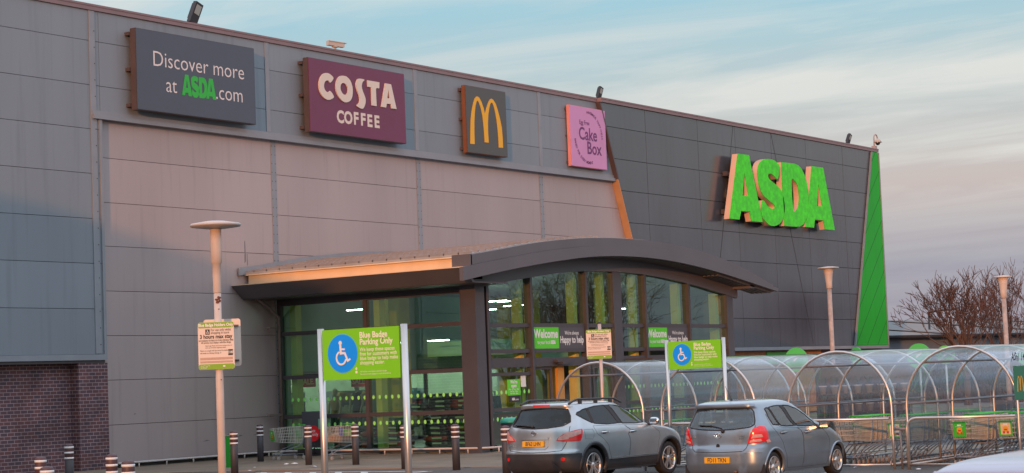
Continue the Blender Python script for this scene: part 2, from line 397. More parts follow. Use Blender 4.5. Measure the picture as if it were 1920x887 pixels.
fin_l = (1, 0, 0)
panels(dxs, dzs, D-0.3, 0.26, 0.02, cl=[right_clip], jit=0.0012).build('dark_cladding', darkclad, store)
mb = MB()
mb.prism([(8,3.26),(38.25,3.26),(38.25,10.06),(64.95+0.385*2.97-0.05,10.06),(64.95,13.0),(8,13.0)], P, D-0.02, D+0.0)
mb.prism([(38.29,0.1),(45.72,0.1),(45.72,2.5),(60.94,2.5),(60.94,0.1),(69.5,0.1),(66.0,10.03),(38.29,10.03)], P, D+0.1, D+0.3)
mb.prism([(dl(3.16)+0.03,3.16),(91.72,3.16),(91.72,13.0),(dl(13)+0.03,13.0)], P, D-0.045, D-0.02)
mb.build('joint_backing', joint, store)
mb = MB()
mb.box((8,D+0.31,0.0),(45.6,D+0.5,12.9)); mb.box((61.1,D+0.31,0.0),(91.7,D+0.5,12.9)); mb.box((45.6,D+0.31,2.6),(61.1,D+0.5,12.9)); mb.box((91.5,D+0.5,0),(91.7,D+38,12.9)); mb.box((8,D+0.5,0),(8.2,D+38,12.9)); mb.box((8.2,D+37.8,0),(91.5,D+38,12.9))
mb.build('shell_wall', clad, store)
mb = MB(); mb.box((8,D-0.1,12.9),(91.7,D+38,12.98)); mb.build('roof', trimm, store)
mb = MB(); mb.box((8,D-0.17,13.03),(64.97,D+0.2,13.19)); mb.box((64.97,D-0.37,13.03),(91.78,D+0.2,13.19)); mb.box((8,D-0.185,13.15),(64.97,D-0.17,13.21)); mb.box((64.97,D-0.385,13.15),(91.78,D-0.37,13.21))
mb.build('coping', copm, store)
# slanted reveal between the recessed wall and the dark end, orange sunlight put into its colour
mb = MB(); mb.prism([(dl(10.0)-0.0,10.0),(dl(10.0)+0.03,10.0),(dl(3.2)+0.03,3.2),(dl(3.2),3.2)], P, D-0.305, D+0.12)
mb.build('slanted_reveal', mat('reveal with sun tint', (0.5, 0.27, 0.13), 0.5), store)
mb = MB(); mb.prism([(dl(13.03)-0.02,13.03),(dl(13.03)+0.06,13.03),(dl(10.0)+0.06,10.0),(dl(10.0)-0.02,10.0)], P, D-0.325, D-0.05)
mb.build('slanted_trim', mat('dark brown trim', (0.09,0.06,0.058), 0.5), store)
# flashings
mb = MB()
mb.box((37.95,D-0.22,9.92),(dl(10.0)-0.06,D-0.02,10.04)); mb.box((37.95,D-0.16,10.04),(dl(10.0)-0.06,D-0.12,10.16))
for x in (30.4, 38.0): mb.box((x-0.11,D-0.145,3.26),(x+0.11,D-0.12,13.02))
for x in (45.4, 53.1, 60.85): mb.box((x-0.1,D-0.14,10.17),(x+0.1,D-0.12,13.02))
mb.box((38.2,D-0.16,3.1),(38.3,D+0.02,9.92))
for x in (45.7, 53.25, 60.95): mb.box((x-0.11,D-0.02,0.3),(x+0.11,D,9.92))
mb.box((8,D-0.17,3.08),(38.25,D-0.11,3.24))
mb.box((64.0,D-0.38,3.0),(91.8,D-0.2,3.15))
mb.build('flashing', trimm, store)
mb = MB()
for x in (38.0, 30.4):                                # screw heads down the cover strips
    for k in range(20): mb.box((x+0.06,D-0.152,3.5+k*0.47),(x+0.085,D-0.145,3.525+k*0.47))
for x in (53.25, 60.95, 45.7):
    for k in range(34):
        for s_ in (-0.09, 0.07): mb.box((x+s_,D-0.027,0.5+k*0.28),(x+s_+0.022,D-0.02,0.522+k*0.28))
mb.build('screw', joint, store)
mb = MB(); mb.box((8,D-0.11,3.0),(38.25,D+0.3,3.08)); mb.build('overhang_soffit', framem, store)
mb = MB(); mb.box((37.26,D-0.1,0),(38.35,D+0.3,3.0)); mb.box((8,D+0.22,0),(37.26,D+0.3,3.0)); mb.build('brick_wall', brick, store)
MB().box((61.5,D,0),(75.2,D+0.29,3.0)).build('brick_plinth', brick, store); MB().box((84.6,D,0),(91.7,D+0.29,3.0)).build('brick_plinth', brick, store)
mb = MB(); x = 75.2
while x < 84.55: mb.box((x+0.01,D-0.03,0.1),(x+0.13,D+0.25,2.99)); x += 0.14
mb.build('timber_cladding', timber, store)
# green fin
FY = D-0.37
fin = [(87.74,3.17),(91.74,3.17),(91.74,13.0),(90.92,13.0)]
mb = MB(); mb.prism(fin, P, FY, D-0.31); fin_o = mb.build('fin', finm, store)
mb = MB()
for k in range(-4, 12):
    z0 = 3.0+k*1.27; poly = [(86,z0-3.0),(93,z0+4.0),(93,z0+4.04),(86,z0-2.96)]
    for a, b, c in ((0,-1,-3.19),(0,1,12.98),(1,0,91.7)): poly = clip(poly, a, b, c) if poly else poly
    if poly: poly = clip(poly, -(13.0-3.17), (90.92-87.74), -(13.0-3.17)*87.78+(90.92-87.74)*3.17)
    if len(poly) > 2: mb.prism(poly, P, FY-0.004, FY+0.01)
mb.build('fin_joint', mat('dark green joint', (0.01,0.09,0.012), 0.7, var=0), store)
mb = MB(); mb.prism([(87.68,3.15),(87.78,3.15),(90.96,13.0),(90.88,13.0)], P, FY-0.03, FY+0.05); mb.box((91.70,FY-0.03,3.15),(91.78,FY+0.05,13.0))
mb.build('fin_edge', trimm, store)
# slanted feature joints across the dark end
mb = MB()
def feature(x0,z0,x1,z1,w=0.022):
    d = Vector((x1-x0,z1-z0)).normalized(); n = Vector((-d.y,d.x))*w/2
    mb.prism([(x0+n.x,z0+n.y),(x1+n.x,z1+n.y),(x1-n.x,z1-n.y),(x0-n.x,z0-n.y)], P, D-0.306, D-0.29)
feature(76.16,13.0,73.3,3.3); feature(79.86,13.0,83.2,3.3)
mb.build('feature_joint', joint, store)
# weather stains on the wall near the ground: a sooty smear and scrapes
mb = MB()
for x, z, h, w in ((44.25,6.0,0.7,0.07),(44.36,5.9,0.4,0.04)):
    mb.prism([(x,z),(x+w,z+0.06),(x+w*0.7,z+h),(x+w*0.2,z+h*0.95)], P, D-0.004, D+0.01)
for x, z, L in ((43.0,0.72,0.5),(43.7,0.68,0.25),(44.4,0.7,0.4),(42.2,0.6,0.3),(39.4,1.5,0.1)):
    mb.prism([(x,z),(x+L,z+0.02),(x+L*0.6,z+0.05)], P, D-0.004, D+0.01)
mb.build('soot_stain', mat('soot', (0.2,0.185,0.19), 0.8, var=0.2, vscale=8), store)

# ------------------------------------------------------------------ entrance porch
XS, YF, YW = 45.55, 32.64, D                          # left glass, front glass, wall
U = [(43.4,5.56),(45.4,5.83),(47,6.06),(48.5,6.22),(50,6.34),(51.5,6.40),(53.2,6.42),(54.5,6.39),(56.6,6.25),(58.5,6.02),(60.4,5.66),(62.55,5.12)]
LO = [(43.4,4.88),(45.2,5.17),(47,5.42),(48.5,5.6),(50,5.75),(51.5,5.83),(53.1,5.85),(54.8,5.80),(56.6,5.67),(58.5,5.47),(60.4,5.22),(62.7,4.9)]
U = smooth_loop(U, 5, False); LO = smooth_loop(LO, 5, False)
u_ = lambda x: interp(U, x); l_ = lambda x: interp(LO, x); mid = lambda x: l_(x)+0.56*(u_(x)-l_(x))
def arcband(x0, x1, lo, hi, y0, y1, n=48, mi=0, mb=None):
    mb = mb or MB(); vs = []; fs = []
    for i in range(n+1):
        x = x0+(x1-x0)*i/n; a, b = lo(x), hi(x)
        vs += [(x,y0,a),(x,y0,b),(x,y1,b),(x,y1,a)]
    for i in range(n):
        for k in range(4): fs.append((4*i+k, 4*i+(k+1) % 4, 4*i+4+(k+1) % 4, 4*i+4+k))
    fs += [(3,2,1,0), tuple(4*n+k for k in range(4))]
    return mb.add(vs, fs, False, mi)
mb = arcband(43.45, 62.72, l_, mid, 31.62, 31.75); mb.build('front_fascia', bronze, store)
mb = arcband(43.95, 62.5, lambda x: mid(x)+0.004, u_, 31.70, 31.85)
mb.box((43.92,31.70,5.27),(44.0,32.35,5.66)); mb.build('upper_fascia', bronze, store)
mb = arcband(44.2, 62.5, lambda x: u_(x)+0.03-0.1, lambda x: u_(x)+0.03, 31.86, D-0.03)
y = 32.3
while y < D-0.2:                                      # standing seams
    arcband(44.2, 62.4, lambda x: u_(x)+0.02, lambda x: u_(x)+0.075, y, y+0.035, 30, mb=mb); y += 0.52
mb2 = MB()
for k in range(20): x = 44.2+k*0.36; mb2.box((x,31.88,u_(x)+0.03),(x+0.05,D-0.05,u_(x)+0.085))
mb2.build('roof_lap', mat('roof lap', (0.27,0.25,0.25), 0.6), store)
mb.build('porch_roof', mat('roof sheet', (0.36,0.34,0.33), 0.5, var=0.15), store)
arcband(43.9, 62.4, lambda x: u_(x)-0.03, lambda x: u_(x)+0.2, D-0.09, D-0.03).build('roof_flashing', trimm, store)
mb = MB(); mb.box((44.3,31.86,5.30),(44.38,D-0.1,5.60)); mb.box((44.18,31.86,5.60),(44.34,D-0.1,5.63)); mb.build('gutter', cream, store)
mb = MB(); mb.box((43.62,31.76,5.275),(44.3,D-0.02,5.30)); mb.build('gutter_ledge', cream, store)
mb = MB(); mb.add([(43.6,31.76,5.272),(43.6,D-0.02,5.272),(44.08,D-0.02,4.88),(44.08,31.76,4.88),(43.7,31.76,5.272),(43.7,D-0.02,5.272),(44.2,D-0.02,4.88),(44.2,31.76,4.88)], [(0,1,2,3),(4,7,6,5),(0,4,5,1),(3,2,6,7),(0,3,7,4),(1,5,6,2)])
mb.build('side_fascia', bronze, store)
mb = MB(); mb.box((44.1,31.8,4.86),(45.9,D-0.02,4.90)); arcband(45.6, 62.6, lambda x: l_(x)-0.02, lambda x: l_(x)+0.02, 31.76, YF-0.02, mb=mb); mb.build('soffit', framem, store)
mb = MB()
for k in range(5): arcband(58.6, 62.5, lambda x: l_(x)-0.07, lambda x: l_(x)-0.02, 31.8+k*0.17, 31.9+k*0.17, 10, mb=mb)
mb.box((60.9,31.8,5.0),(61.25,D,5.12)); mb.build('soffit_slat', bronze, store)
arcband(45.6, 61.25, lambda x: l_(x)-0.42, lambda x: l_(x)-0.01, YF-0.14, YF-0.02).build('arched_beam', bronze, store)
MB().box((45.12,32.45,0.0),(45.58,33.0,5.02)).build('corner_column', colm, store); MB().box((60.45,YF-0.12,0),(60.9,YF+0.3,4.95)).build('corner_column', colm, store)
mb = MB(); mb.box((52.86,YF-0.1,0),(53.36,YF+0.15,5.45)); mb.build('centre_column', colm, store)
# frames
mb = MB()
gt = lambda x: l_(x)-0.4
for x in (45.84, 48.12, 51.22, 54.86, 57.78): mb.box((x-0.06,YF-0.13,0.1),(x+0.06,YF+0.12,gt(x)+0.02))
for z in (3.70, 2.93): mb.box((45.9,YF-0.055,z-0.06),(60.45,YF+0.1,z+0.06))
mb.box((45.9,YF-0.07,2.45),(60.45,YF+0.1,2.72))
mb.box((45.9,YF-0.055,2.2),(48.1,YF+0.1,2.3)); mb.box((45.9,YF-0.055,1.16),(48.1,YF+0.1,1.26)); mb.box((45.9,YF-0.055,0.06),(48.1,YF+0.1,0.16))
mb.box((53.36,YF-0.055,1.16),(60.45,YF+0.1,1.26)); mb.box((53.36,YF-0.055,0.06),(60.45,YF+0.1,0.16))
for yy in (40.3, 36.86, 33.1): mb.box((XS-0.06,yy-0.07,0.1),(XS+0.1,yy+0.07,4.72))
for z in (4.72, 3.78, 2.42, 1.2, 0.12): mb.box((XS-0.05,33.1,z-0.06),(XS+0.1,40.3,z+0.06))
mb.box((XS-0.02,31.9+1.0,4.66),(XS+0.15,40.4,4.9))
mb.build('window_frame', framem, store)
lime = mat('lime with sun tint', (0.62,0.50,0.10), 0.6)        # inner mullion fins, lime with yellow sunlight put into the colour, seen through the glass
for x in (47.9, 50.95, 52.6, 54.6, 57.5, 60.2): MB().box((x-0.1,YF+0.13,0.1),(x+0.08,YF+0.42,gt(x))).build('mullion_fin', lime, store)
for yy in (39.9, 36.55): MB().box((XS+0.12,yy-0.12,0.1),(XS+0.4,yy+0.1,4.7)).build('mullion_fin', lime, store)
gl = glass('porch glass', (0.56,0.90,0.78), (0.74,0.98,0.90), 2.8, 0.004, 0.03)
def pane_front(x0,x1,z0,z1):
    n = 10; vs = []; fs = []
    for i in range(n+1):
        x = x0+(x1-x0)*i/n; vs += [(x,YF,z0),(x,YF,z1 if z1 is not None else gt(x)+0.05)]
    for i in range(n): fs.append((2*i,2*i+2,2*i+3,2*i+1))
    MB().add(vs, fs).build('window_pane', gl, store, fix=False)
fx = [45.9,48.06,51.16,52.86]; 
for a, b in ((45.9,48.06),(48.18,51.16),(51.28,52.86),(53.36,54.8),(54.92,57.72),(57.84,60.45)):
    pane_front(a,b,3.76,None)
    if (a, b) not in ((48.18,51.16),(54.92,57.72)): pane_front(a,b,2.99,3.64)
pane_front(45.9,48.06,2.3,2.45); pane_front(45.9,48.06,1.26,2.2); pane_front(45.9,48.06,0.16,1.16)
pane_front(53.36,60.45,1.26,2.45); pane_front(53.36,60.45,0.16,1.16)
for y0, y1 in ((33.17,36.79),(36.93,40.23)):
    for z0, z1 in ((3.84,4.66),(2.48,3.72),(1.26,2.36),(0.18,1.14)):
        MB().add([(XS,y0,z0),(XS,y1,z0),(XS,y1,z1),(XS,y0,z1)], [(3,2,1,0)]).build('window_pane', gl, store, fix=False)
for x0, x1, y in ((48.2,49.3,YF+0.05),(51.6,52.84,YF+0.02)):          # sliding doors
    mb = MB(); mb.box((x0,y-0.03,0.05),(x0+0.1,y+0.03,2.44)); mb.box((x1-0.1,y-0.03,0.05),(x1,y+0.03,2.44)); mb.box((x0+0.1,y-0.03,2.36),(x1-0.1,y+0.03,2.44)); mb.box((x0+0.1,y-0.03,0.05),(x1-0.1,y+0.03,0.25))
    dr = mb.build('sliding_door', framem, store)
    MB().add([(x0+0.1,y,0.25),(x1-0.1,y,0.25),(x1-0.1,y,2.36),(x0+0.1,y,2.36)], [(0,1,2,3)]).build('door_pane', gl, dr, fix=False)
mb = MB(); mb.box((49.72,YF+0.1,0.05),(50.0,YF+0.5,2.5)); mb.box((50.02,YF+0.12,0.05),(50.12,YF+0.4,2.5)); mb.build('door_post', mat('orange door post', (0.62,0.27,0.04), 0.5), store)
mb = MB(); mb.box((49.3,YF-0.2,2.56),(50.1,YF-0.06,2.64)); mb.box((49.45,YF-0.3,2.5),(49.75,YF-0.1,2.57)); mb.build('door_sensor', framem, store)
mb = MB(); mb.box((53.4,31.5,2.5),(57.1,32.5,2.62)); mb.box((53.4,31.46,2.42),(57.1,31.54,2.48)); mb.build('door_canopy', framem, store)
# safety dots on the glass
mb = MB()
def dots(fn, a0, a1, z, step=0.24, r=0.05):
    a = a0
    while a < a1:
        mb.add([fn(a+r*cos(2*pi*k/10), z+r*1.25*sin(2*pi*k/10)) for k in range(10)], [tuple(range(10))]); a += step
for z in (1.72, 0.94):
    for y0, y1 in ((33.3,36.7),(37.0,40.1)): dots(lambda a,b: (XS-0.004,a,b), y0, y1, z)
    dots(lambda a,b: (a,YF-0.004,b), 46.05, 48.0, z); dots(lambda a,b: (a,YF-0.004,b), 53.5, 60.3, z)
mb.build('safety_dot', mat('pale green dots', (0.33,0.9,0.2), 0.5, var=0), store, fix=False)['kind'] = 'stuff'
# inside the porch
inner = mat('inner wall', (0.30,0.37,0.28), 0.7, var=0.1, vscale=0.7)
mb = MB(); mb.box((45.7,YF+0.1,0.0),(61.0,50,0.04)); mb.build('floor', mat('vinyl floor', (0.22,0.22,0.2), 0.35), store)
mb = MB(); mb.box((45.8,D-0.12,2.6),(61.1,D-0.02,5.1)); mb.box((45.65,D-0.12,0),(46.1,D-0.02,2.6)); mb.box((50.0,D-0.12,0),(52.3,D-0.02,2.6)); mb.box((57.5,D-0.12,0),(61.1,D-0.02,2.6)); mb.build('inner_wall', inner, store)
mb = MB(); mb.box((61.05,YF+0.1,0),(61.2,D,4.95)); mb.build('porch_side_wall', bronze, store)
mb = MB(); arcband(45.6, 61.2, lambda x: l_(x)-0.25, lambda x: l_(x)-0.2, YF+0.05, D-0.05, mb=mb); mb.build('porch_ceiling', mat('ceiling board', (0.3,0.32,0.25), 0.8), store)
ycol = mat('yellow paint', (0.78,0.52,0.03), 0.6)
for x, yy, w in ((47.6,37.6,0.55),(52.5,35.5,0.5),(57.4,35.6,0.5),(50.9,39.8,0.6),(55.2,38.5,0.4)): MB().box((x,yy,0.04),(x+w,yy+0.3,5.0)).build('inner_column', ycol, store)
mint = mat('mint paint', (0.42,0.62,0.46), 0.7)
MB().box((48.5,35.2,2.9),(51.3,36.8,3.4)).build('inner_bulkhead', mint, store); MB().box((53.8,36.5,2.7),(58.6,38,3.3)).build('inner_bulkhead', mint, store)
lampm = mat('lit tube', (1,1,0.95), 0.5, var=0, emit=((0.95,1.0,0.88), 20))
for x, yy, z in ((47.2,35.0,3.35),(49.0,38.2,3.4),(51.0,35.0,4.6),(54.2,37,4.6),(57.6,35,4.4),(47.0,38.0,4.45),(49.5,34.4,4.55),(56.0,39,4.6)): MB().box((x,yy,z),(x+0.035,yy+0.8,z+0.03)).build('strip_light', lampm, store)
for k in range(6): MB().box((47+k*2.6,42,3.6),(47.12+k*2.6,50,3.66)).build('strip_light', lampm, store)
mb = MB(); mb.box((45.7,49.9,0),(61.5,50,4.2)); mb.box((45.6,D+0.5,0),(45.7,50,4.2)); mb.box((61.4,D+0.5,0),(61.5,50,4.2)); mb.box((45.6,D+0.5,4.2),(61.5,50,4.3)); mb.build('sales_floor_wall', mat('store wall', (0.34,0.37,0.28), 0.8, var=0.1, vscale=1.2), store)
mb = MB(); mb.tube([(45.42,40.25,0.1),(45.42,40.25,4.3),(45.0,40.25,4.6),(44.4,40.3,4.95)], 0.055); mb.box((44.95,40.2,3.95),(45.4,40.3,4.0)); mb.box((44.8,40.2,1.25),(45.4,40.3,1.32)); mb.build('downpipe', mat('pipe brown grey', (0.2,0.15,0.14), 0.5), store)
# ================================================================== SIGNS ON THE WALL
WF = lambda Y, x=0, z=0: Frame((x, Y, z), (1,0,0), (0,0,1))       # frame on a wall-parallel plane, normal towards the car park
boxside = mat('sign box side', (0.085,0.06,0.058), 0.5)
def px_loop(pts, Y, s, ox, oy, k=1):                  # outline picked on the photo, laid on the sign's own plane
    return [(lambda q: (q.x, q.z))(onY(ox+a/s, oy+b/s, Y)) for a, b in pts]
def wall_sign(name, label, x0, x1, z0, z1, yb, yf, face, side):
    t = thing(name, label, 'sign', ((x0+x1)/2, yb, z0), 0, world=True)
    mb = MB(); mb.box((x0,yf+0.02,z0),(x1,yb,z1)); mb.build('sign_case', side, t)
    mb = MB(); mb.box((x0+0.015,yf,z0+0.015),(x1-0.015,yf+0.019,z1-0.015)); mb.build('sign_face', face, t)
    for z in (z0+0.15, (z0+z1)/2, z1-0.15):
        for x in (x0-0.05, x1-0.15): MB().box((x,yb,z-0.05),(x+0.2,D-0.12,z+0.05)).build('bracket', boxside, t)
    return t
pink_white = mat('sign lettering', (0.78,0.66,0.62), 0.5, var=0)
t = wall_sign('wall_sign', 'large slate grey box sign reading Discover more, widest of the wall signs', 39.34, 44.4, 10.27, 12.66, D-0.29, D-0.52, mat('slate sign face', (0.075,0.085,0.108), 0.45, var=0.03), boxside)
fr = WF(D-0.52)
for w_, x_, z_, s_ in (('Discover more',41.95,11.62,0.99),('at',40.74,10.90,0.95),('.com',43.22,10.90,0.97)): fr.txt(MB(), w_, x_, z_, 0.65, -0.004, sx=s_).build('lettering', pink_white, t)
# the store's heavy letters, drawn as outlines
A_out = [(262,90),(362,103),(490,722),(388,714),(370,625),(290,618),(276,698),(186,690)]; A_in = [(322,262),(360,480),(302,478)]
S_out = [(648,216),(630,322),(600,300),(572,276),(548,275),(540,292),(548,320),(580,350),(625,385),(655,420),(675,465),(692,560),(690,640),(672,700),(640,740),(600,758),(555,750),(520,718),(496,690),(484,660),(476,600),(492,520),(530,565),(560,592),(590,600),(603,592),(600,572),(580,548),(540,515),(500,478),(472,430),(455,370),(446,300),(445,240),(458,185),(488,150),(535,138),(590,150),(625,175)]
D_out = [(664,168),(780,182),(815,195),(850,230),(875,285),(895,350),(912,440),(914,530),(908,620),(895,690),(870,738),(840,760),(800,765),(695,756),(676,480)]; D_in = [(756,332),(785,342),(808,372),(822,420),(828,480),(826,540),(818,585),(800,612),(772,612)]
A2_out = [(944,206),(1048,219),(1156,795),(1068,790),(1052,706),(972,698),(964,773),(888,766),(915,560)]; A2_in = [(1005,365),(1040,575),(990,573)]
LY = D-0.88
def letters_at(Y): return [[px_loop(A_out,Y,4.927,1330,270), px_loop(A_in,Y,4.927,1330,270)], [px_loop(smooth_loop(S_out,3),Y,4.927,1330,270)], [px_loop(D_out,Y,4.927,1330,270), px_loop(smooth_loop(D_in,2),Y,4.927,1330,270)], [px_loop(A2_out,Y,4.927,1330,270), px_loop(A2_in,Y,4.927,1330,270)]]
LET = letters_at(LY)
t = thing('letter_sign', 'huge bright green shop name letters with orange lit sides on the dark wall', 'letter sign', (78, D-0.4, 8.5), 0, world=True)
grass = mat('green letter face', (0.075,0.74,0.03), 0.8, var=0.2, vscale=5, bump=0.5, bscale=25)
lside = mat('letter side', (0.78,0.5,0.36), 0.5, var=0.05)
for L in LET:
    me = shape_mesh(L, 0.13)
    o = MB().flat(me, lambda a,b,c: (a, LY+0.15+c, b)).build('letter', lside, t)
    me = shape_mesh(L, 0.02); MB().flat(me, lambda a,b,c: (a, LY-0.002+c, b)).build('letter_face', grass, o)
mb = MB(); mb.box((74.6,D-0.5,9.0),(84.0,D-0.34,9.2)); mb.box((74.9,D-0.5,10.7),(83.6,D-0.34,10.9))
for x in (75.2,76.4,77.9,79.2,80.6,81.8,82.9,83.8):
    for z in (9.1,10.8): mb.box((x-0.04,LY+0.27,z-0.04),(x+0.04,D-0.48,z+0.04))
mb.build('mounting_rail', boxside, t)
# small copy of the same letters for the slate sign and the banners
allx = [p[0] for L in LET for p in L[0]]; allz = [p[1] for L in LET for p in L[0]]
lx0, lx1, lz0, lz1 = min(allx), max(allx), min(allz), max(allz)
def shop_name(fr, mb, x, y, w, h, z=0.004):
    for L in LET:
        me = shape_mesh([[((p[0]-lx0)/(lx1-lx0)*w, (p[1]-lz0)/(lz1-lz0)*h) for p in q] for q in L])
        mb.flat(me, lambda a,b,c: fr(x+a, y+b, z))
slate = bpy.data.objects['wall_sign']
mb = MB(); shop_name(WF(D-0.52), mb, 41.17, 10.84, 1.46, 0.66, 0.006); mb.build('green_lettering', mat('sign shop green', (0.03,0.45,0.04), 0.5, var=0), slate)
# coffee sign
t = wall_sign('wall_sign', 'plum red coffee shop box sign with cream letters on grey wall', 46.95, 51.98, 10.28, 12.69, D-0.29, D-0.52, mat('plum sign face', (0.165,0.032,0.075), 0.45, var=0.04), boxside)
CY = D-0.526
def cl(pts, k=1): return px_loop(smooth_loop(pts, 4) if k else pts, CY, 6.822, 580, 120)
C1 = [(300,182),(262,240),(240,216),(215,212),(192,228),(180,265),(182,305),(195,338),(215,358),(240,360),(262,348),(306,420),(270,452),(235,460),(195,445),(155,405),(125,345),(114,280),(120,210),(142,155),(175,125),(215,116),(260,135)]
O1 = [(425,152),(470,165),(515,215),(540,285),(547,350),(540,420),(515,470),(470,492),(425,480),(375,430),(342,365),(330,295),(338,225),(362,175),(392,155)]; O1i = [(430,245),(460,262),(480,300),(486,340),(478,375),(458,395),(430,390),(405,360),(390,315),(393,275),(408,250)]
S1 = [(620,190),(695,202),(672,235),(662,290),(678,355),(700,410),(712,460),(705,520),(672,575),(602,538),(630,495),(636,455),(625,400),(600,330),(588,270),(595,225)]
T1 = [(735,210),(888,236),(886,314),(850,308),(843,330),(853,542),(792,530),(785,300),(740,292)]
A1c = [(962,248),(1037,262),(1108,578),(1045,570),(1035,515),(982,508),(974,558),(913,550)]; A1i = [(1003,325),(1022,443),(990,438)]
mb = MB()
for L in ([cl(C1)],[cl(O1),cl(O1i)],[cl(S1)],[cl(T1,0)],[cl(A1c,0),cl(A1i,0)]):
    mb.flat(shape_mesh(L, 0.02), lambda a,b,c: (a, CY-0.012+c, b))
fr = WF(D-0.52)
for i, ch in enumerate('COFFEE'):
    q = onY(580+(400,502,600,690,775,866)[i]/6.822, 120+(748,760,770,782,798,810)[i]/6.822, CY)
    fr.txt(mb, ch, q.x, q.z+0.0, 0.56, 0.022, sx=0.95 if ch in 'CO' else 1.0)
mb.build('lettering', mat('cream lettering', (0.74,0.60,0.50), 0.5, var=0), t)
# arches sign
t = wall_sign('wall_sign', 'dark brown square sign with tall yellow double arch letter', 55.66, 58.2, 10.28, 12.72, D-0.24, D-0.42, mat('brown sign face', (0.085,0.078,0.07), 0.45, var=0.03), mat('arch sign side', (0.2,0.07,0.03), 0.5))
M1 = [(133,702),(134,560),(137,430),(146,330),(165,235),(182,182),(200,160),(216,158),(236,172),(262,222),(283,285),(301,355),(318,285),(340,220),(360,190),(378,184),(397,198),(425,245),(450,320),(474,415),(495,520),(505,640),(510,748),(460,745),(455,640),(447,540),(434,430),(418,340),(402,270),(388,238),(376,228),(362,245),(350,295),(340,370),(336,470),(338,580),(346,690),(298,685),(292,580),(283,470),(270,370),(252,290),(234,235),(218,205),(206,215),(193,265),(185,345),(180,450),(180,570),(184,706)]
AYp = D-0.426; mb = MB(); mb.flat(shape_mesh([px_loop(M1, AYp, 6.12, 860, 155)], 0.004), lambda a,b,c: (a, AYp+c, b)); mb.build('arch_letter', mat('arch yellow', (0.85,0.40,0.005), 0.45, var=0), t)
# pink cake sign
pinkf = mat('pink sign face', (0.62,0.27,0.49), 0.5, var=0.05)
t = wall_sign('wall_sign', 'small pink bakery sign with purple lettering beside the slanted edge', 62.68, 65.3, 10.3, 12.7, D-0.17, D-0.32, pinkf, mat('pink sign side', (0.75,0.28,0.25), 0.5))
purple = mat('purple lettering', (0.16,0.03,0.14), 0.5, var=0)
fr = WF(D-0.32); mb = MB(); c0 = (64.0, 11.5)
for w_, x_, z_, s_, b_, k_ in (('Cake',63.95,11.40,0.70,0.012,0.92),('Box',64.37,10.86,0.70,0.012,0.95),('Egg Free',63.72,12.0,0.24,0.003,0.9)): fr.txt(MB(), w_, x_, z_, s_, b_, sx=k_).build('lettering', purple, t)
def arc_text(body, r, a0, a1, size, up=True):
    n = len(body)
    for i, ch in enumerate(body):
        a = rad(a0+(a1-a0)*i/(n-1)); o = Vector((c0[0]+r*cos(a), D-0.32, c0[1]+r*sin(a)))
        rt = Vector((sin(a),0,-cos(a))) if up else Vector((-sin(a),0,cos(a)))
        upv = Vector((cos(a),0,sin(a))) if up else Vector((-cos(a),0,-sin(a)))
        if ch != ' ': Frame(o, rt, upv).txt(mb, ch, 0, 0, size, 0.002)
arc_text('HANDMADE HAPPINESS', 0.95, 92, 2, 0.16); arc_text('BAKED FOR EVERY MOMENT', 1.05, 188, 282, 0.16, False)
mb.build('lettering', purple, t)

# ------------------------------------------------------------------ things along the roof edge
black = mat('black metal', (0.025,0.022,0.025), 0.5, var=0.1)
lens = mat('lamp lens', (0.3,0.33,0.3), 0.15, var=0.1)
def floodlight(q, label, tilt, k_=1.0):
    t = thing('floodlight', label, 'floodlight', q, 0, 'floodlights on the roof edge')
    a = Vector((sin(rad(tilt))*0.9, -0.35*sin(rad(tilt)), cos(rad(tilt)))).normalized()
    r = Vector((0.82,-0.0,-0.2)); r = (r-a*r.dot(a)).normalized(); n = r.cross(a)
    if n.y > 0: n = -n
    mb = MB(); mb.obox(a*0.34, r*0.155, a*0.34, n*0.07); mb.obox(a*0.38-n*0.1, r*0.12, a*0.25, n*0.04); mb.build('housing', black, t)
    mb = MB(); mb.obox(a*0.45+n*0.075, r*0.105, a*0.15, n*0.006); mb.build('lens', lens, t)
    mb = MB(); mb.box((-0.2,-0.05,-0.02),(0.2,0.2,0.02)); mb.build('foot', black, t); t.scale = (k_,k_,k_)
floodlight(Vector((42.1,D-0.1,13.2)), 'black floodlight on the roof edge above the slate grey sign', 22)
floodlight(Vector((65.2,D-0.1,13.2)), 'black floodlight on the roof edge above the pink bakery sign', 20, 0.74)
floodlight(Vector((88.2,D-0.3,13.2)), 'black floodlight on the roof edge nearest the green fin', 26, 0.78)
beige = mat('camera beige', (0.5,0.42,0.36), 0.5)
t = thing('security_camera', 'beige box security camera on the roof edge above the plum red sign', 'security camera', (48.9,D-0.05,13.2)); t.scale = (0.74,0.74,0.74)
mb = MB(); mb.tube([(0,0,0),(0,0,0.16)], 0.05); mb.box((-0.12,-0.1,0.13),(0.14,0.1,0.18)); mb.build('mount', beige, t)
dv = Vector((0.95,-0.3,-0.06)).normalized(); sv = Vector((0.3,0.95,0)).normalized(); uv = dv.cross(sv); uv = uv if uv.z > 0 else -uv
mb = MB(); mb.obox(uv*0.27, dv*0.42, sv*0.1, uv*0.09); mb.obox(uv*0.375+dv*0.05, dv*0.47, sv*0.13, uv*0.015); mb.build('housing', beige, t)
mb = MB(); mb.obox(uv*0.27+dv*0.425, dv*0.01, sv*0.08, uv*0.07); mb.build('lens', black, t)
t = thing('dome_camera', 'dome security camera hanging from a curved pole at the roof corner', 'security camera', (91.55,D-0.25,13.2))
pole = [(0,0,0),(0,0,0.55)]+[(0.22-0.22*cos(rad(a)), -0.0, 0.55+0.22*sin(rad(a))) for a in range(20,181,20)]
mb = MB(); mb.tube(pole, 0.035); mb.box((-0.12,-0.1,0),(0.12,0.1,0.16)); mb.build('pole', mat('camera pole', (0.4,0.3,0.27), 0.5), t)
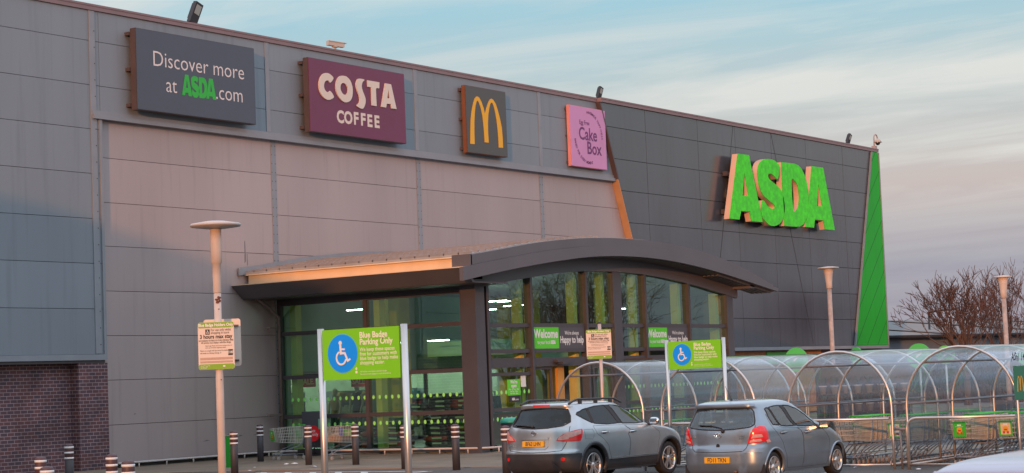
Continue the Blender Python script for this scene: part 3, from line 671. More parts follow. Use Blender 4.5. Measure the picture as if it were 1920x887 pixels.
mb = MB(); mb.lathe([(0.03,0.1),(0.09,0.05),(0.22,-0.12),(0.2,-0.13)], (0.46,0,0.5)); mb.build('hood', beige, t)
mb = MB(); mb.lathe([(0.13*cos(rad(a)), -0.13-0.14*sin(rad(a))) for a in range(0,91,15)], (0.46,0,0.5)); mb.build('dome', mat('smoked dome', (0.03,0.03,0.03), 0.1, var=0), t)

# ------------------------------------------------------------------ banners and notices at the entrance
def banner(label, x0, x1, z0, z1, first):
    t = thing('welcome_banner', label, 'banner', (x0, YF-0.03, z0), 0, 'welcome banners over the doors', world=True)
    xm = x0+(x1-x0)*0.49; fr = WF(YF-0.05)
    MB().box((x0,YF-0.05,z0),(xm,YF-0.03,z1)).build('green_panel', mat('banner green', (0.10,0.62,0.015), 0.5, var=0.03), t)
    MB().box((xm,YF-0.05,z0-0.02),(x1,YF-0.03,z1)).build('grey_panel', mat('banner grey', (0.085,0.075,0.085), 0.5, var=0.03), t)
    w = xm-x0; mb = MB()
    fr.txt(mb, 'Welcome', (x0+xm)/2, z0+0.33, 0.36*w/1.4, 0.012, sx=0.9)
    fr.txt(mb, 'to your local', x0+w*0.40, z0+0.14, 0.155*w/1.4, 0.002, sx=0.85); shop_name(fr, mb, x0+w*0.66, z0+0.13, w*0.2, 0.12)
    fr.txt(mb, "We're always", (xm+x1)/2, z0+0.42, 0.17*w/1.4, 0.002, sx=0.85); fr.txt(mb, 'Happy to help', (xm+x1)/2, z0+0.17, 0.29*w/1.4, 0.008, sx=0.8)
    mb.build('lettering', WHITE, t)
banner('green and grey welcome banner left of the centre column', 48.24, 51.12, 2.99, 3.64, True)
banner('green and grey welcome banner right of the centre column', 54.92, 57.72, 2.99, 3.65, False)
t = thing('opening_notice', 'small green opening times notice stuck on the entrance glass', 'notice', (47.15,YF-0.02,1.5), 0, world=True)
MB().box((46.83,YF-0.02,1.62),(47.5,YF-0.006,2.09)).build('notice_sheet', mat('notice green', (0.13,0.62,0.02), 0.5, var=0), t)
MB().box((46.9,YF-0.02,1.42),(47.45,YF-0.006,1.615)).build('grey_strip', INK, t)
fr = WF(YF-0.02); mb = MB(); fr.txt(mb, "We're", 47.16, 1.97, 0.14, 0.005); fr.txt(mb, "open", 47.16, 1.86, 0.14, 0.005)
for k, s_ in enumerate(('Mon - Fri 7am - 10pm','Sat 7am - 10pm','Sun 10am - 4pm')): fr.txt(mb, s_, 47.16, 1.78-k*0.06, 0.06, 0.001)
shop_name(fr, mb, 47.03, 1.47, 0.16, 0.08); fr.txt(mb, '.com', 47.29, 1.47, 0.09, 0.001); mb.build('lettering', WHITE, t)
t = MB().box((47.55,YF-0.02,1.86),(47.8,YF-0.006,2.24)).build('paper_notice', mat('paper', (0.75,0.72,0.68), 0.7, var=0.04)); tag(t, 'plain white paper notice taped beside the opening times', 'notice')

# ------------------------------------------------------------------ parking signs
def wheelchair(fr, mb, x, y, s, z=0.004):             # white wheelchair user symbol, s = half height
    lay = [z]
    def st(pts, w):
        for (a, b), (c, d) in zip(pts, pts[1:]):
            lay[0] += 0.0004; zz = lay[0]
            L = Vector((c-a, d-b)); n = Vector((-L.y, L.x)).normalized()*w/2; e = L.normalized()*w*0.35
            mb.prism([(x+s*(a-e.x+n.x),y+s*(b-e.y+n.y)),(x+s*(c+e.x+n.x),y+s*(d+e.y+n.y)),(x+s*(c+e.x-n.x),y+s*(d+e.y-n.y)),(x+s*(a-e.x-n.x),y+s*(b-e.y-n.y))], fr, z-0.001, zz+0.001)
    fr.disc(mb, x-s*0.12, y+s*0.78, s*0.17, s*0.17, z, z+0.002, n=20)
    st([(-0.12,0.55),(-0.10,-0.08)], 0.2); st([(-0.1,0.28),(0.28,0.26)], 0.14); st([(-0.1,-0.03),(0.32,-0.05)], 0.17); st([(0.32,-0.05),(0.60,-0.66)], 0.17); st([(0.58,-0.68),(0.82,-0.55)], 0.15)
    st([(-0.02+0.5*cos(rad(a))-0.02, -0.42+0.52*sin(rad(a))) for a in range(118,352,13)], 0.14)
def badge_sign(label, pL, pR, z0, z1, ztop, detail):
    o = Vector((*((pL+pR)/2).xy, 0)); t = thing('badge_parking_sign', label, 'parking sign', o, 0, 'two post blue badge parking signs', world=True)
    r = (pR-pL); r.z = 0; w = r.length; rn = r.normalized(); nn = rn.cross(Vector((0,0,1)))
    for q, tall in ((pL, 0.0), (pR, 0.0)):
        b = Vector((q.x, q.y, 0)); MB().tube([b, b+Vector((0,0,ztop+tall))], 0.042, 14).build('post', STEEL, t)
    base = Vector((pL.x,pL.y,0))+nn*0.02
    fr = Frame(base, rn, (0,0,1)); fr.n = nn
    g = 0.05; mb = MB(); fr.rect(mb, g, z0, w-g, z1, -0.012, 0.012); pan = mb.build('panel', SIGNGREEN, t)
    H = z1-z0; cx_, cy_ = g+0.265*(w-2*g), z0+H*0.52; rr = H*0.375
    mb = MB(); fr.disc(mb, cx_, cy_, rr+0.008, rr+0.008, 0.0125, 0.014); mb.build('disc_edge', mat('pale blue edge', (0.1,0.5,0.62), 0.5, var=0), pan)
    mb = MB(); fr.disc(mb, cx_, cy_, rr, rr, 0.0145, 0.016); mb.build('blue_disc', BLUE, pan)
    mb = MB(); wheelchair(fr, mb, cx_-0.01, cy_+0.01, rr*0.66, 0.017); mb.build('wheelchair_symbol', WHITE, pan)
    mb = MB(); X0 = g+0.49*(w-2*g); k = H/0.6
    fr.txt(mb, 'Blue Badge', X0, z1-0.115*k, 0.098*k, 0.003, 'LEFT', 0.014, 0.97); fr.txt(mb, 'Parking Only', X0, z1-0.195*k, 0.098*k, 0.003, 'LEFT', 0.014, 0.97)
    for i, s_ in enumerate(('We keep these spaces','free for customers with','blue badge to help make','shopping easier.')): fr.txt(mb, s_, X0, z1-(0.272+i*0.052)*k, 0.062*k, 0.0008, 'LEFT', 0.014, 0.93)
    for i, s_ in enumerate(('All vehicles must display a valid Blue Badge','See main car park signage for terms & conditions')): fr.txt(mb, s_, X0, z0+(0.08-i*0.03)*k, 0.026*k, 0.0, 'LEFT', 0.014, 0.88)
    fr.disc(mb, X0-0.06, z0+0.125*k, 0.014, 0.016, 0.013, 0.015, n=12); fr.rect(mb, X0-0.075, z0+0.07*k, X0-0.045, z0+0.1*k, 0.013, 0.015)
    mb.build('lettering', mat('cream print', (0.8,0.82,0.6), 0.5, var=0), pan)
badge_sign('green blue badge parking sign on two steel posts standing before the porch glass and bollards', onX(601,620,18.0), onX(757,610,18.0), 2.11, 2.72, 2.74, True)
badge_sign('green blue badge parking sign on two posts between the crossover and the small hatchback', onX(1249.5,641,35.42), onX(1356,634,35.42), 2.14, 2.725, 2.765, False)
polepaint = mat('peeling cream paint', (0.62,0.5,0.43), 0.55, var=0.12, vscale=3)
def notice_panel(t, fr, w, h, full=True):             # parking notice, origin at the panel's lower left
    mb = MB(); fr.rrect(mb, 0, 0, w, h, 0.03, -0.006, 0.006); pan = mb.build('notice_panel', mat('notice cream', (0.72,0.60,0.52), 0.55, var=0.03), t)
    for z0_, z1_ in ((h*0.88, h-0.002), (0.002, h*0.115)): fr.rrect(MB(), 0.002, z0_, w-0.002, z1_, 0.028, 0.007, 0.009).build('green_band', mat('olive green band', (0.17,0.38,0.01), 0.5, var=0), pan)
    k = h/0.66
    mb = MB(); fr.txt(mb, 'Blue Badge Holders Only', w/2, h*0.912, 0.056*k, 0.0018, z=0.011, sx=0.86)
    fr.txt(mb, '£100', w*0.89, h*0.33, 0.05*k, 0.001, z=0.013, sx=0.75); wheelchair(fr, mb, w*0.275, h*0.795, h*0.042, 0.013)
    for i in range(3): fr.txt(mb, ('Customer parking','Charges apply','See notices')[i], w*0.06, h*(0.075-0.024*i), 0.018*k, 0, 'LEFT', 0.011)
    fr.rect(mb, w*0.68, h*0.05, w*0.74, h*0.08, 0.01, 0.012); mb.build('white_lettering', WHITE, pan)
    mb = MB(); fr.rect(mb, w*0.21, h*0.74, w*0.33, h*0.85, 0.007, 0.010); fr.rect(mb, w*0.83, h*0.29, w*0.96, h*0.415, 0.007, 0.010)
    fr.txt(mb, 'For use only whilst', w*0.36, h*0.81, 0.048*k, 0.0004, 'LEFT', 0.008, 0.78); fr.txt(mb, 'shopping in store', w*0.36, h*0.75, 0.048*k, 0.0004, 'LEFT', 0.008, 0.78)
    fr.txt(mb, '3 hours max stay', w/2, h*0.655, 0.078*k, 0.0025, z=0.008, sx=0.85)
    fr.txt(mb, 'NO PARKING OUTSIDE OF STORE OPENING TIMES', w/2, h*0.595, 0.03*k, 0.0006, z=0.008, sx=0.72); fr.txt(mb, 'All vehicles must display a valid Blue Badge', w/2, h*0.55, 0.034*k, 0.0004, z=0.008, sx=0.72)
    fr.txt(mb, 'Need longer? Please see in-store customer service or', w*0.2, h*0.49, 0.022*k, 0.0002, 'LEFT', 0.008, 0.8); fr.txt(mb, 'enter your full vehicle registration details', w*0.2, h*0.45, 0.022*k, 0.0002, 'LEFT', 0.008, 0.8)
    fr.txt(mb, 'Failure to comply with the terms & conditions', w*0.05, h*0.385, 0.028*k, 0.0002, 'LEFT', 0.008, 0.8); fr.txt(mb, 'will result in a Parking Charge of:', w*0.05, h*0.335, 0.028*k, 0.0002, 'LEFT', 0.008, 0.8)
    mb.build('dark_lettering', INK, pan)
    mb = MB()
    for a, b in ((0.205,0.255),(0.14,0.18)): fr.rect(mb, w*0.05, h*a, w*0.95, h*b, 0.007, 0.009)
    mb.build('small_print', mat('small print', (0.5,0.33,0.26), 0.6, var=0.1, vscale=40), pan)
# mushroom lamp columns
def lamp_column(name, label, base, h, disc_r, group, slim):
    t = thing(name, label, 'lamp post', base, 0, group); hd = h-0.06
    if slim: col = [(0.056,0),(0.056,h*0.5),(0.052,h*0.52),(0.052,h-1.0)]; neck = [(0.054,h-1.0),(0.058,h-0.99),(0.058,h-0.78),(0.062,h-0.77),(0.062,h-0.58),(0.079,h-0.57),(0.08,h-0.3),(0.077,hd)]
    else: col = [(0.1,0),(0.1,1.5),(0.092,1.55),(0.088,h-0.82)]; neck = [(0.092,h-0.84),(0.12,h-0.82),(0.125,h-0.6),(0.16,h-0.3),(0.2,hd)]
    mb = MB(); mb.lathe(col); mb.build('column', polepaint if slim else greycol, t)
    mb = MB(); mb.lathe(neck); mb.build('lamp_neck', polepaint, t)
    mb = MB(); mb.lathe([(0.075,hd-0.02),(disc_r*0.5,hd-0.015),(disc_r*0.97,hd+0.01),(disc_r,hd+0.03),(disc_r*0.96,hd+0.05),(disc_r*0.4,hd+0.085),(0.0,hd+0.095)], n=40); mb.build('lamp_cap', mat('lamp cap', (0.55,0.48,0.44), 0.4), t)
    return t
greycol = mat('weathered column', (0.42,0.33,0.29), 0.6, var=0.25, vscale=6)
q = atd(404, 425, 27.5); L1 = Vector((q.x, q.y, 0))
t = lamp_column('lamp_post', 'nearest cream mushroom lamp post with peeling paint and a parking notice', L1, 4.43, 0.365, 'mushroom lamp posts', True)
mb = MB()
for dx, z, r in ((-0.01,3.33,0.02),(0.03,3.36,0.028),(0.0,3.30,0.024),(0.045,3.32,0.02),(-0.03,3.34,0.014),(0.02,3.2,0.01),(0.0,3.95,0.006),(0.0,3.88,0.006),(-0.02,3.74,0.006),(0.03,2.2,0.012)):
    a = math.atan2(-L1.y, -L1.x)+dx*14; c = Vector((cos(a), sin(a), 0)); s_ = Vector((-sin(a), cos(a), 0)); o = c*0.0525+Vector((0,0,z))
    MB().prism([(r*random.uniform(0.6,1.2)*cos(2*pi*k/9), r*random.uniform(0.6,1.2)*sin(2*pi*k/9)) for k in range(9)], lambda a_,b_,d_: o+s_*a_+Vector((0,0,b_))+c*d_, -0.006, 0.0045).build('rust_patch', mat('rust patch', (0.15,0.05,0.035), 0.8), t)
for px, py, dep, lab, hh, dr in ((1553,505,76,'cream mushroom lamp post in front of the dark wall, beside the green fin',6.04,0.43),(1880,522,74,'weathered mushroom lamp post at the right, beside the bare trees',5.33,0.355)):
    q = atd(px, py, dep); lamp_column('lamp_post', lab, Vector((q.x,q.y,0)), hh, dr, 'mushroom lamp posts', False)
# notice on the near lamp post, and a second panel seen from behind
vd = Vector((L1.x, L1.y, 0)).normalized(); rt = Vector((vd.y, -vd.x, 0))
q = atd(373, 694, 27.3); ang = rad(14); rr_ = (rt*cos(ang)-vd*sin(ang)).normalized()
t = thing('parking_notice', 'cream parking notice with green bands on the near lamp post', 'parking notice', Vector((q.x,q.y,q.z)), 0, 'parking rule notices', world=True)
fr = Frame(q, rr_, (0,0,1)); fr.n = rr_.cross(Vector((0,0,1)))
notice_panel(t, fr, 0.52, 0.67)
q = atd(384, 691, 27.72); rr2 = (rt*cos(rad(8))-vd*sin(rad(8))).normalized()
t = thing('blank_sign', 'white framed sign panel behind the parking notice on the near lamp post', 'sign panel', q, 0, world=True)
fr = Frame(q, rr2, (0,0,1)); fr.n = rr2.cross(Vector((0,0,1)))
mb = MB(); fr.rrect(mb, 0, 0.02, 0.53, 0.70, 0.035, -0.008, 0.008); mb.build('panel', mat('pale panel', (0.7,0.58,0.5), 0.5), t)
mb = MB(); fr.rect(mb, 0.06, 0.08, 0.42, 0.62, 0.0085, 0.01); mb.build('grey_inset', mat('grey inset', (0.26,0.26,0.28), 0.5), t)
mb = MB()
for z in (0.1, 0.6): fr.rect(mb, 0.05, z-0.012, 0.5, z+0.012, 0.0105, 0.035)
mb.build('bracket', boxside, t)
# the same notice on its own post in front of the shelters
q = onX(1126.5, 672, 35.3); t = thing('notice_post', 'slim copper lit post holding a parking notice in front of the first trolley shelter', 'post', (q.x,q.y,0), 0, world=True)
tp = onX(1124.5, 606, 35.3); MB().tube([(q.x,q.y,0),(q.x,q.y,tp.z)], 0.038, 12).build('post', mat('post metal', (0.55,0.42,0.36), 0.4, metal=0.3), t)
MB().lathe([(0.042,tp.z-0.01),(0.042,tp.z+0.015),(0.0,tp.z+0.03)], (q.x,q.y,0), 12).build('post_cap', black, t)
vd = Vector((q.x,q.y,0)).normalized(); rt = Vector((vd.y,-vd.x,0)); rr_ = (rt*cos(rad(10))-vd*sin(rad(10))).normalized()
zb = onX(1122, 673, 35.3).z; pl = Vector((q.x,q.y,zb))-vd*0.055-rr_*0.27-rt*0.03
t = thing('parking_notice', 'cream parking notice with green bands on the copper lit post by the shelters', 'parking notice', pl, 0, 'parking rule notices', world=True)
fr = Frame(pl, rr_, (0,0,1)); fr.n = rr_.cross(Vector((0,0,1)))
notice_panel(t, fr, 0.545, 0.63)

# ------------------------------------------------------------------ bollards
bolm = mat('bollard black', (0.05,0.047,0.055), 0.55, var=0.15)
bolr = mat('bollard red brown', (0.085,0.04,0.044), 0.55, var=0.1)
bt = thing('bollard', 'x', 'bollard')
mb = MB(); mb.lathe([(0.092,0),(0.092,0.74),(0.088,0.745)]); mb.build('shaft', bolm, bt)
mb = MB(); mb.lathe([(0.088,0.745),(0.095,0.75),(0.095,1.04),(0.086,1.06),(0.03,1.08),(0.0,1.08)]); mb.build('cap', bolr, bt)
for z in (0.76, 0.875, 0.985):
    MB().lathe([(0.094,z-0.002),(0.1,z),(0.1,z+0.035),(0.094,z+0.037)]).build('reflective_band', mat('band white', (0.72,0.7,0.68), 0.4, var=0), bt)
spots = [((853,795),'black bollard at the porch corner, right of the big parking sign'),((757,796),'black bollard half hidden by the right post of the big parking sign'),((665,795),'black bollard seen under the middle of the big parking sign'),((577,797),'black bollard in front of the round red exit sign'),((487,796),'black bollard left of the first loose trolley'),((438,808),'black bollard beside the green upright board and near lamp post'),((947,798),'bollard partly hidden behind the left edge of the crossover car'),
  ((129,832),'bollard standing clear against the brick wall'),((76,856),'slim dark topped bollard nearest the left edge, by the brick wall'),((88,874),'lowest red topped bollard, only its tip in view at the left'),((209,851),'red and white banded bollard at the end of the brick pier'),((240,863),'red and white banded bollard right of the brick pier')]
for i, ((px, py), lab) in enumerate(spots):
    q = onZ(px, py, 1.08); place(bt, i == 0, Vector((q.x,q.y,0)), 0, lab, 'bollards along the store front')
gb = mat('bright green board', (0.02,0.36,0.03), 0.5)
q = onZ(428, 878, 0); t = thing('green_board', 'narrow bright green upright board behind the near lamp post', 'board', (q.x,q.y,0))
MB().rbox((-0.02,-0.17,0.0),(0.04,0.17,0.86), 0.012).build('board', gb, t); MB().box((-0.03,-0.18,0.86),(0.05,0.18,0.89)).build('top_rail', beige, t)
# low white guard rail round the foot of the building
t = thing('guard_rail', 'low white guard rail along the foot of the store and porch', 'guard rail', (38.6,D-0.25,0), 0, world=True)
rail = mat('rail white', (0.5,0.46,0.44), 0.45)
path = [(38.5,D-0.28,0.16),(45.0,D-0.28,0.16),(45.12,D-0.45,0.16),(45.12,32.6,0.16),(45.3,32.3,0.16),(48.1,32.2,0.16)]
MB().tube(path, 0.03).build('rail', rail, t)
mb = MB()
for k in range(6): mb.tube([(39.3+k*1.1,D-0.28,0),(39.3+k*1.1,D-0.28,0.16)], 0.022, 6)
for k in range(8): mb.tube([(45.12,32.9+k*1.02,0),(45.12,32.9+k*1.02,0.16)], 0.022, 6)
for k in range(4): mb.tube([(45.7+k*0.75,32.22,0),(45.7+k*0.75,32.22,0.16)], 0.022, 6)
mb.build('rail_post', rail, t)
# ================================================================== CARS
def pchip(T, x):
    n = len(T); x = max(T[0][0], min(T[-1][0], x))
    i = 0
    while i < n-2 and x > T[i+1][0]: i += 1
    h = [T[k+1][0]-T[k][0] for k in range(n-1)]; dlt = [(T[k+1][1]-T[k][1])/h[k] for k in range(n-1)]
    def sl(k):
        if k == 0: return dlt[0]
        if k == n-1: return dlt[-1]
        if dlt[k-1]*dlt[k] <= 0: return 0.0
        w1, w2 = 2*h[k]+h[k-1], h[k]+2*h[k-1]
        return (w1+w2)/(w1/dlt[k-1]+w2/dlt[k])
    t = (x-T[i][0])/h[i]; m0, m1 = sl(i)*h[i], sl(i+1)*h[i]; a, b = T[i][1], T[i+1][1]
    return a*(2*t**3-3*t*t+1)+m0*(t**3-2*t*t+t)+b*(-2*t**3+3*t*t)+m1*(t**3-t*t)
class CarShape:
    NA, NB, NC, ND, NE = 16, 18, 84, 14, 8
    def __init__(s, spec):
        s.sp = spec; s.cache = {}
    def par(s, z): return [pchip(s.sp[k], z) for k in ('xr','xf','w','rx','ry','fx','fy','bul')]
    def outline(s, z):
        z = round(z, 5)
        if z in s.cache: return s.cache[z]
        xr, xf, w, rx, ry, fx, fy, bul = s.par(z)
        P = []
        for i in range(s.NA):
            y = (w-ry)*i/s.NA; P.append((xr+bul*(y/max(w-ry,1e-4))**2, y))
        p = 2/2.3
        for i in range(s.NB):
            a = pi/2*i/s.NB; P.append((xr+bul+rx*(1-cos(a)**p), w-ry+ry*sin(a)**p))
        x0, x1 = xr+bul+rx, xf-0.12*(w/0.9)-fx
        for i in range(s.NC): P.append((x0+(x1-x0)*i/s.NC, w))
        for i in range(s.ND):
            a = pi/2*i/s.ND; P.append((x1+fx*sin(a)**p, w-fy+fy*cos(a)**p))
        b = 0.12*(w/0.9)
        for i in range(s.NE+1):
            k = 1-i/s.NE; P.append((xf-b*k*k, (w-fy)*k))
        # plan barrel and wheel arch swell
        xm, L = s.sp['xm'], s.sp['L']; out = []
        for x, y in P:
            y *= 1-0.07*abs((x-xm)/L*2)**3*0.5
            if y > 0.5:
                for xw in (0, s.sp['wb']): y += s.sp['flare']*math.exp(-((x-xw)/0.42)**2)*max(0, 1-abs((z-0.5)/0.38))**0.8
            out.append((x, y))
        s.cache[z] = out; return out
    def pt(s, t, z, off=0.0, side=-1):                # t runs from the rear centre (0) round the flank to the nose (1)
        O = s.outline(z); n = len(O)-1; f = max(0, min(n, t*n)); i = min(n-1, int(f)); k = f-i
        x = O[i][0]+(O[i+1][0]-O[i][0])*k; y = O[i][1]+(O[i+1][1]-O[i][1])*k
        if off:
            e = 0.6/n; a = s.pt(max(0,t-e), z); b = s.pt(min(1,t+e), z); c = s.pt(t, z-0.012); d = s.pt(t, z+0.012)
            nn = (b-a).cross(d-c).normalized()
            pnt = Vector((x, -y, z))+nn*off
        else: pnt = Vector((x, -y, z))
        return pnt if side < 0 else Vector((pnt.x, -pnt.y, pnt.z))
    def tR(s, y, z):
        O = s.outline(z); y = abs(y)
        for i in range(s.NA+s.NB):
            if O[i+1][1] >= y: return (i+(y-O[i][1])/max(1e-6, O[i+1][1]-O[i][1]))/(len(O)-1)
        return (s.NA+s.NB)/(len(O)-1)
    def tS(s, x, z):
        O = s.outline(z)
        for i in range(s.NA, len(O)-1):
            if O[i+1][0] >= x: return (i+(x-O[i][0])/max(1e-6, O[i+1][0]-O[i][0]))/(len(O)-1)
        return 1.0
    def tz(s, q):
        k, a, z = q
        if k == 'R': return ((-1 if a > 0 else 1)*s.tR(a, z), z)      # a>0 is the left half: negative t
        return (s.tS(a, z), z)
    def at(s, t, z, off=0.0):
        p_ = s.pt(abs(t), z, off); return p_ if t >= 0 else Vector((p_.x, -p_.y, p_.z))
    def decal(s, mb, poly, off=0.004, rows=14, cols=18, depth=0.014, mirror=False, smooth=True):
        P = [s.tz(q) for q in poly]
        if mirror: P = [(-a, b) for a, b in P]
        zs = [b for a, b in P]; z0, z1 = min(zs)+1e-4, max(zs)-1e-4
        G = []
        for r in range(rows+1):
            k = r/rows; k = 0.5-0.5*cos(pi*k); z = z0+(z1-z0)*k; X = []
            for i in range(len(P)):
                a, b = P[i-1], P[i]
                if (a[1] <= z) != (b[1] <= z): X.append(a[0]+(b[0]-a[0])*(z-a[1])/(b[1]-a[1]))
            if len(X) < 2: continue
            lo, hi = min(X), max(X)
            G.append([s.at(lo+(hi-lo)*c/cols, z, off) for c in range(cols+1)])
        m = cols+1; vs = [q for g in G for q in g]; R = len(G)
        fs = [(r*m+c, r*m+c+1, (r+1)*m+c+1, (r+1)*m+c) for r in range(R-1) for c in range(cols)]
        mb.add(vs, fs, smooth)
        # returned rim, so the panel has thickness
        rim = [(0,c) for c in range(m)]+[(r,m-1) for r in range(1,R)]+[(R-1,c) for c in range(m-2,-1,-1)]+[(r,0) for r in range(R-2,0,-1)]
        o = [G[r][c] for r, c in rim]; ctr = Vector((s.sp['xm'], 0, 0.7))
        inn = [q+(Vector((ctr.x, 0, q.z))-q).normalized()*depth if False else q-s._n(q, ctr)*depth for q in o]
        n = len(o); mb.add(o+inn, [(i, (i+1) % n, n+(i+1) % n, n+i) for i in range(n)])
        return mb
    def _n(s, q, c):
        d = Vector((0, q.y, 0)) if abs(q.y) > s.sp['w'][2][1]*0.8 else Vector((q.x-c.x, q.y*0.3, 0)); return d.normalized()
    def line(s, mb, poly, r=0.006, off=0.002, closed=False, mirror=False, n=5, dense=6):
        P = [s.tz(q) for q in poly]
        if mirror: P = [(-a, b) for a, b in P]
        Q = []; L = len(P)
        for i in range(L if closed else L-1):
            a, b = P[i], P[(i+1) % L]
            for k in range(dense): Q.append(s.at(a[0]+(b[0]-a[0])*k/dense, a[1]+(b[1]-a[1])*k/dense, off))
        if not closed: Q.append(s.at(*P[-1], off))
        return mb.tube(Q, r, n, closed=closed)
def inpoly(P, x, y):
    c = False
    for i in range(len(P)):
        a, b = P[i-1], P[i]
        if (a[1] > y) != (b[1] > y) and x < a[0]+(b[0]-a[0])*(y-a[1])/(b[1]-a[1]): c = not c
    return c
def shrink(P, d=0.93):
    cx_ = sum(a for a, b in P)/len(P); cz_ = sum(b for a, b in P)/len(P)
    return [(cx_+(a-cx_)*d, cz_+(b-cz_)*d) for a, b in P]
carglass = glass('car glass', (0.42,0.50,0.50), 0.95, 2.1, 0.01); privglass = glass('dark car glass', (0.06,0.065,0.075), 0.95, 1.6, 0.01)
rubber = mat('black rubber', (0.018,0.018,0.02), 0.6, var=0.1); blackplastic = mat('black plastic', (0.035,0.034,0.037), 0.5, var=0.12, vscale=4)
tyrem = mat('tyre', (0.022,0.021,0.022), 0.75, var=0.2, vscale=10); alloy = mat('alloy', (0.62,0.6,0.58), 0.3, metal=0.8, var=0.08); darkalloy = mat('dark alloy', (0.06,0.058,0.06), 0.45, metal=0.3)
redlens = mat('red lens', (0.72,0.008,0.010), 0.12, var=0.1, vscale=20, coat=0.6); clearlens = mat('clear lens', (0.62,0.30,0.26), 0.12, var=0.15, vscale=25, coat=0.6)
chrome = mat('chrome', (0.75,0.74,0.74), 0.12, metal=1.0, var=0); plate_y = mat('plate yellow', (0.80,0.40,0.015), 0.5, var=0)
cabin = mat('cabin trim', (0.045,0.045,0.05), 0.8); seatm = mat('seat cloth', (0.05,0.05,0.055), 0.9)
seamm = mat('shut line', (0.05,0.052,0.055), 0.7, var=0)
def wheel(t, x, y, R, rim, spokes, style, zc, sgn):
    c = Vector((x, y, zc)); ax = Vector((0, sgn, 0)); mb = MB()
    mb.lathe([(rim*0.98,-0.02),(rim+0.02,-0.01),(R-0.05,0.0),(R-0.015,-0.02),(R,-0.06),(R,-0.15),(R-0.02,-0.19),(rim*0.98,-0.2)], c, 40, ax, caps=False); w = mb.build('wheel', tyrem, t)
    mb = MB(); mb.lathe([(rim*0.99,-0.015),(rim*1.03,0.0),(rim*0.96,0.002),(rim*0.9,-0.03),(rim*0.88,-0.12)], c, 40, ax, caps=False)
    e1 = Vector((1,0,0)); e2 = Vector((0,0,1))
    for k in range(spokes):
        a = 2*pi*k/spokes+0.3; u = e1*cos(a)+e2*sin(a); v = -e1*sin(a)+e2*cos(a)
        if style == 'double':
            for o_ in (-1, 1):
                p0 = c+u*rim*0.16+v*o_*0.012-ax*0.03; p1 = c+u*rim*0.93+v*o_*rim*0.15-ax*0.012
                L = (p1-p0); d = L.normalized(); sdir = d.cross(ax).normalized(); mb.obox((p0+p1)/2, L/2, sdir*0.013, ax*0.012)
        else:
            q0, q1 = c+u*rim*0.12-ax*0.03, c+u*rim*0.95-ax*0.012
            pr = [q0+v*0.022, q1+v*0.04, q1-v*0.04, q0-v*0.022]; mb.add(pr+[q-ax*0.03 for q in pr], [(0,1,2,3),(7,6,5,4),(0,4,5,1),(1,5,6,2),(2,6,7,3),(3,7,4,0)])
    mb.lathe([(0.0,-0.005),(0.03,-0.006),(0.06,-0.02),(0.065,-0.05)], c, 20, ax); mb.build('rim', alloy, w)
    mb = MB(); mb.lathe([(0.0,-0.075),(rim*0.9,-0.07),(rim*0.9,-0.13),(0.0,-0.14)], c, 32, ax); mb.build('brake', darkalloy, w)
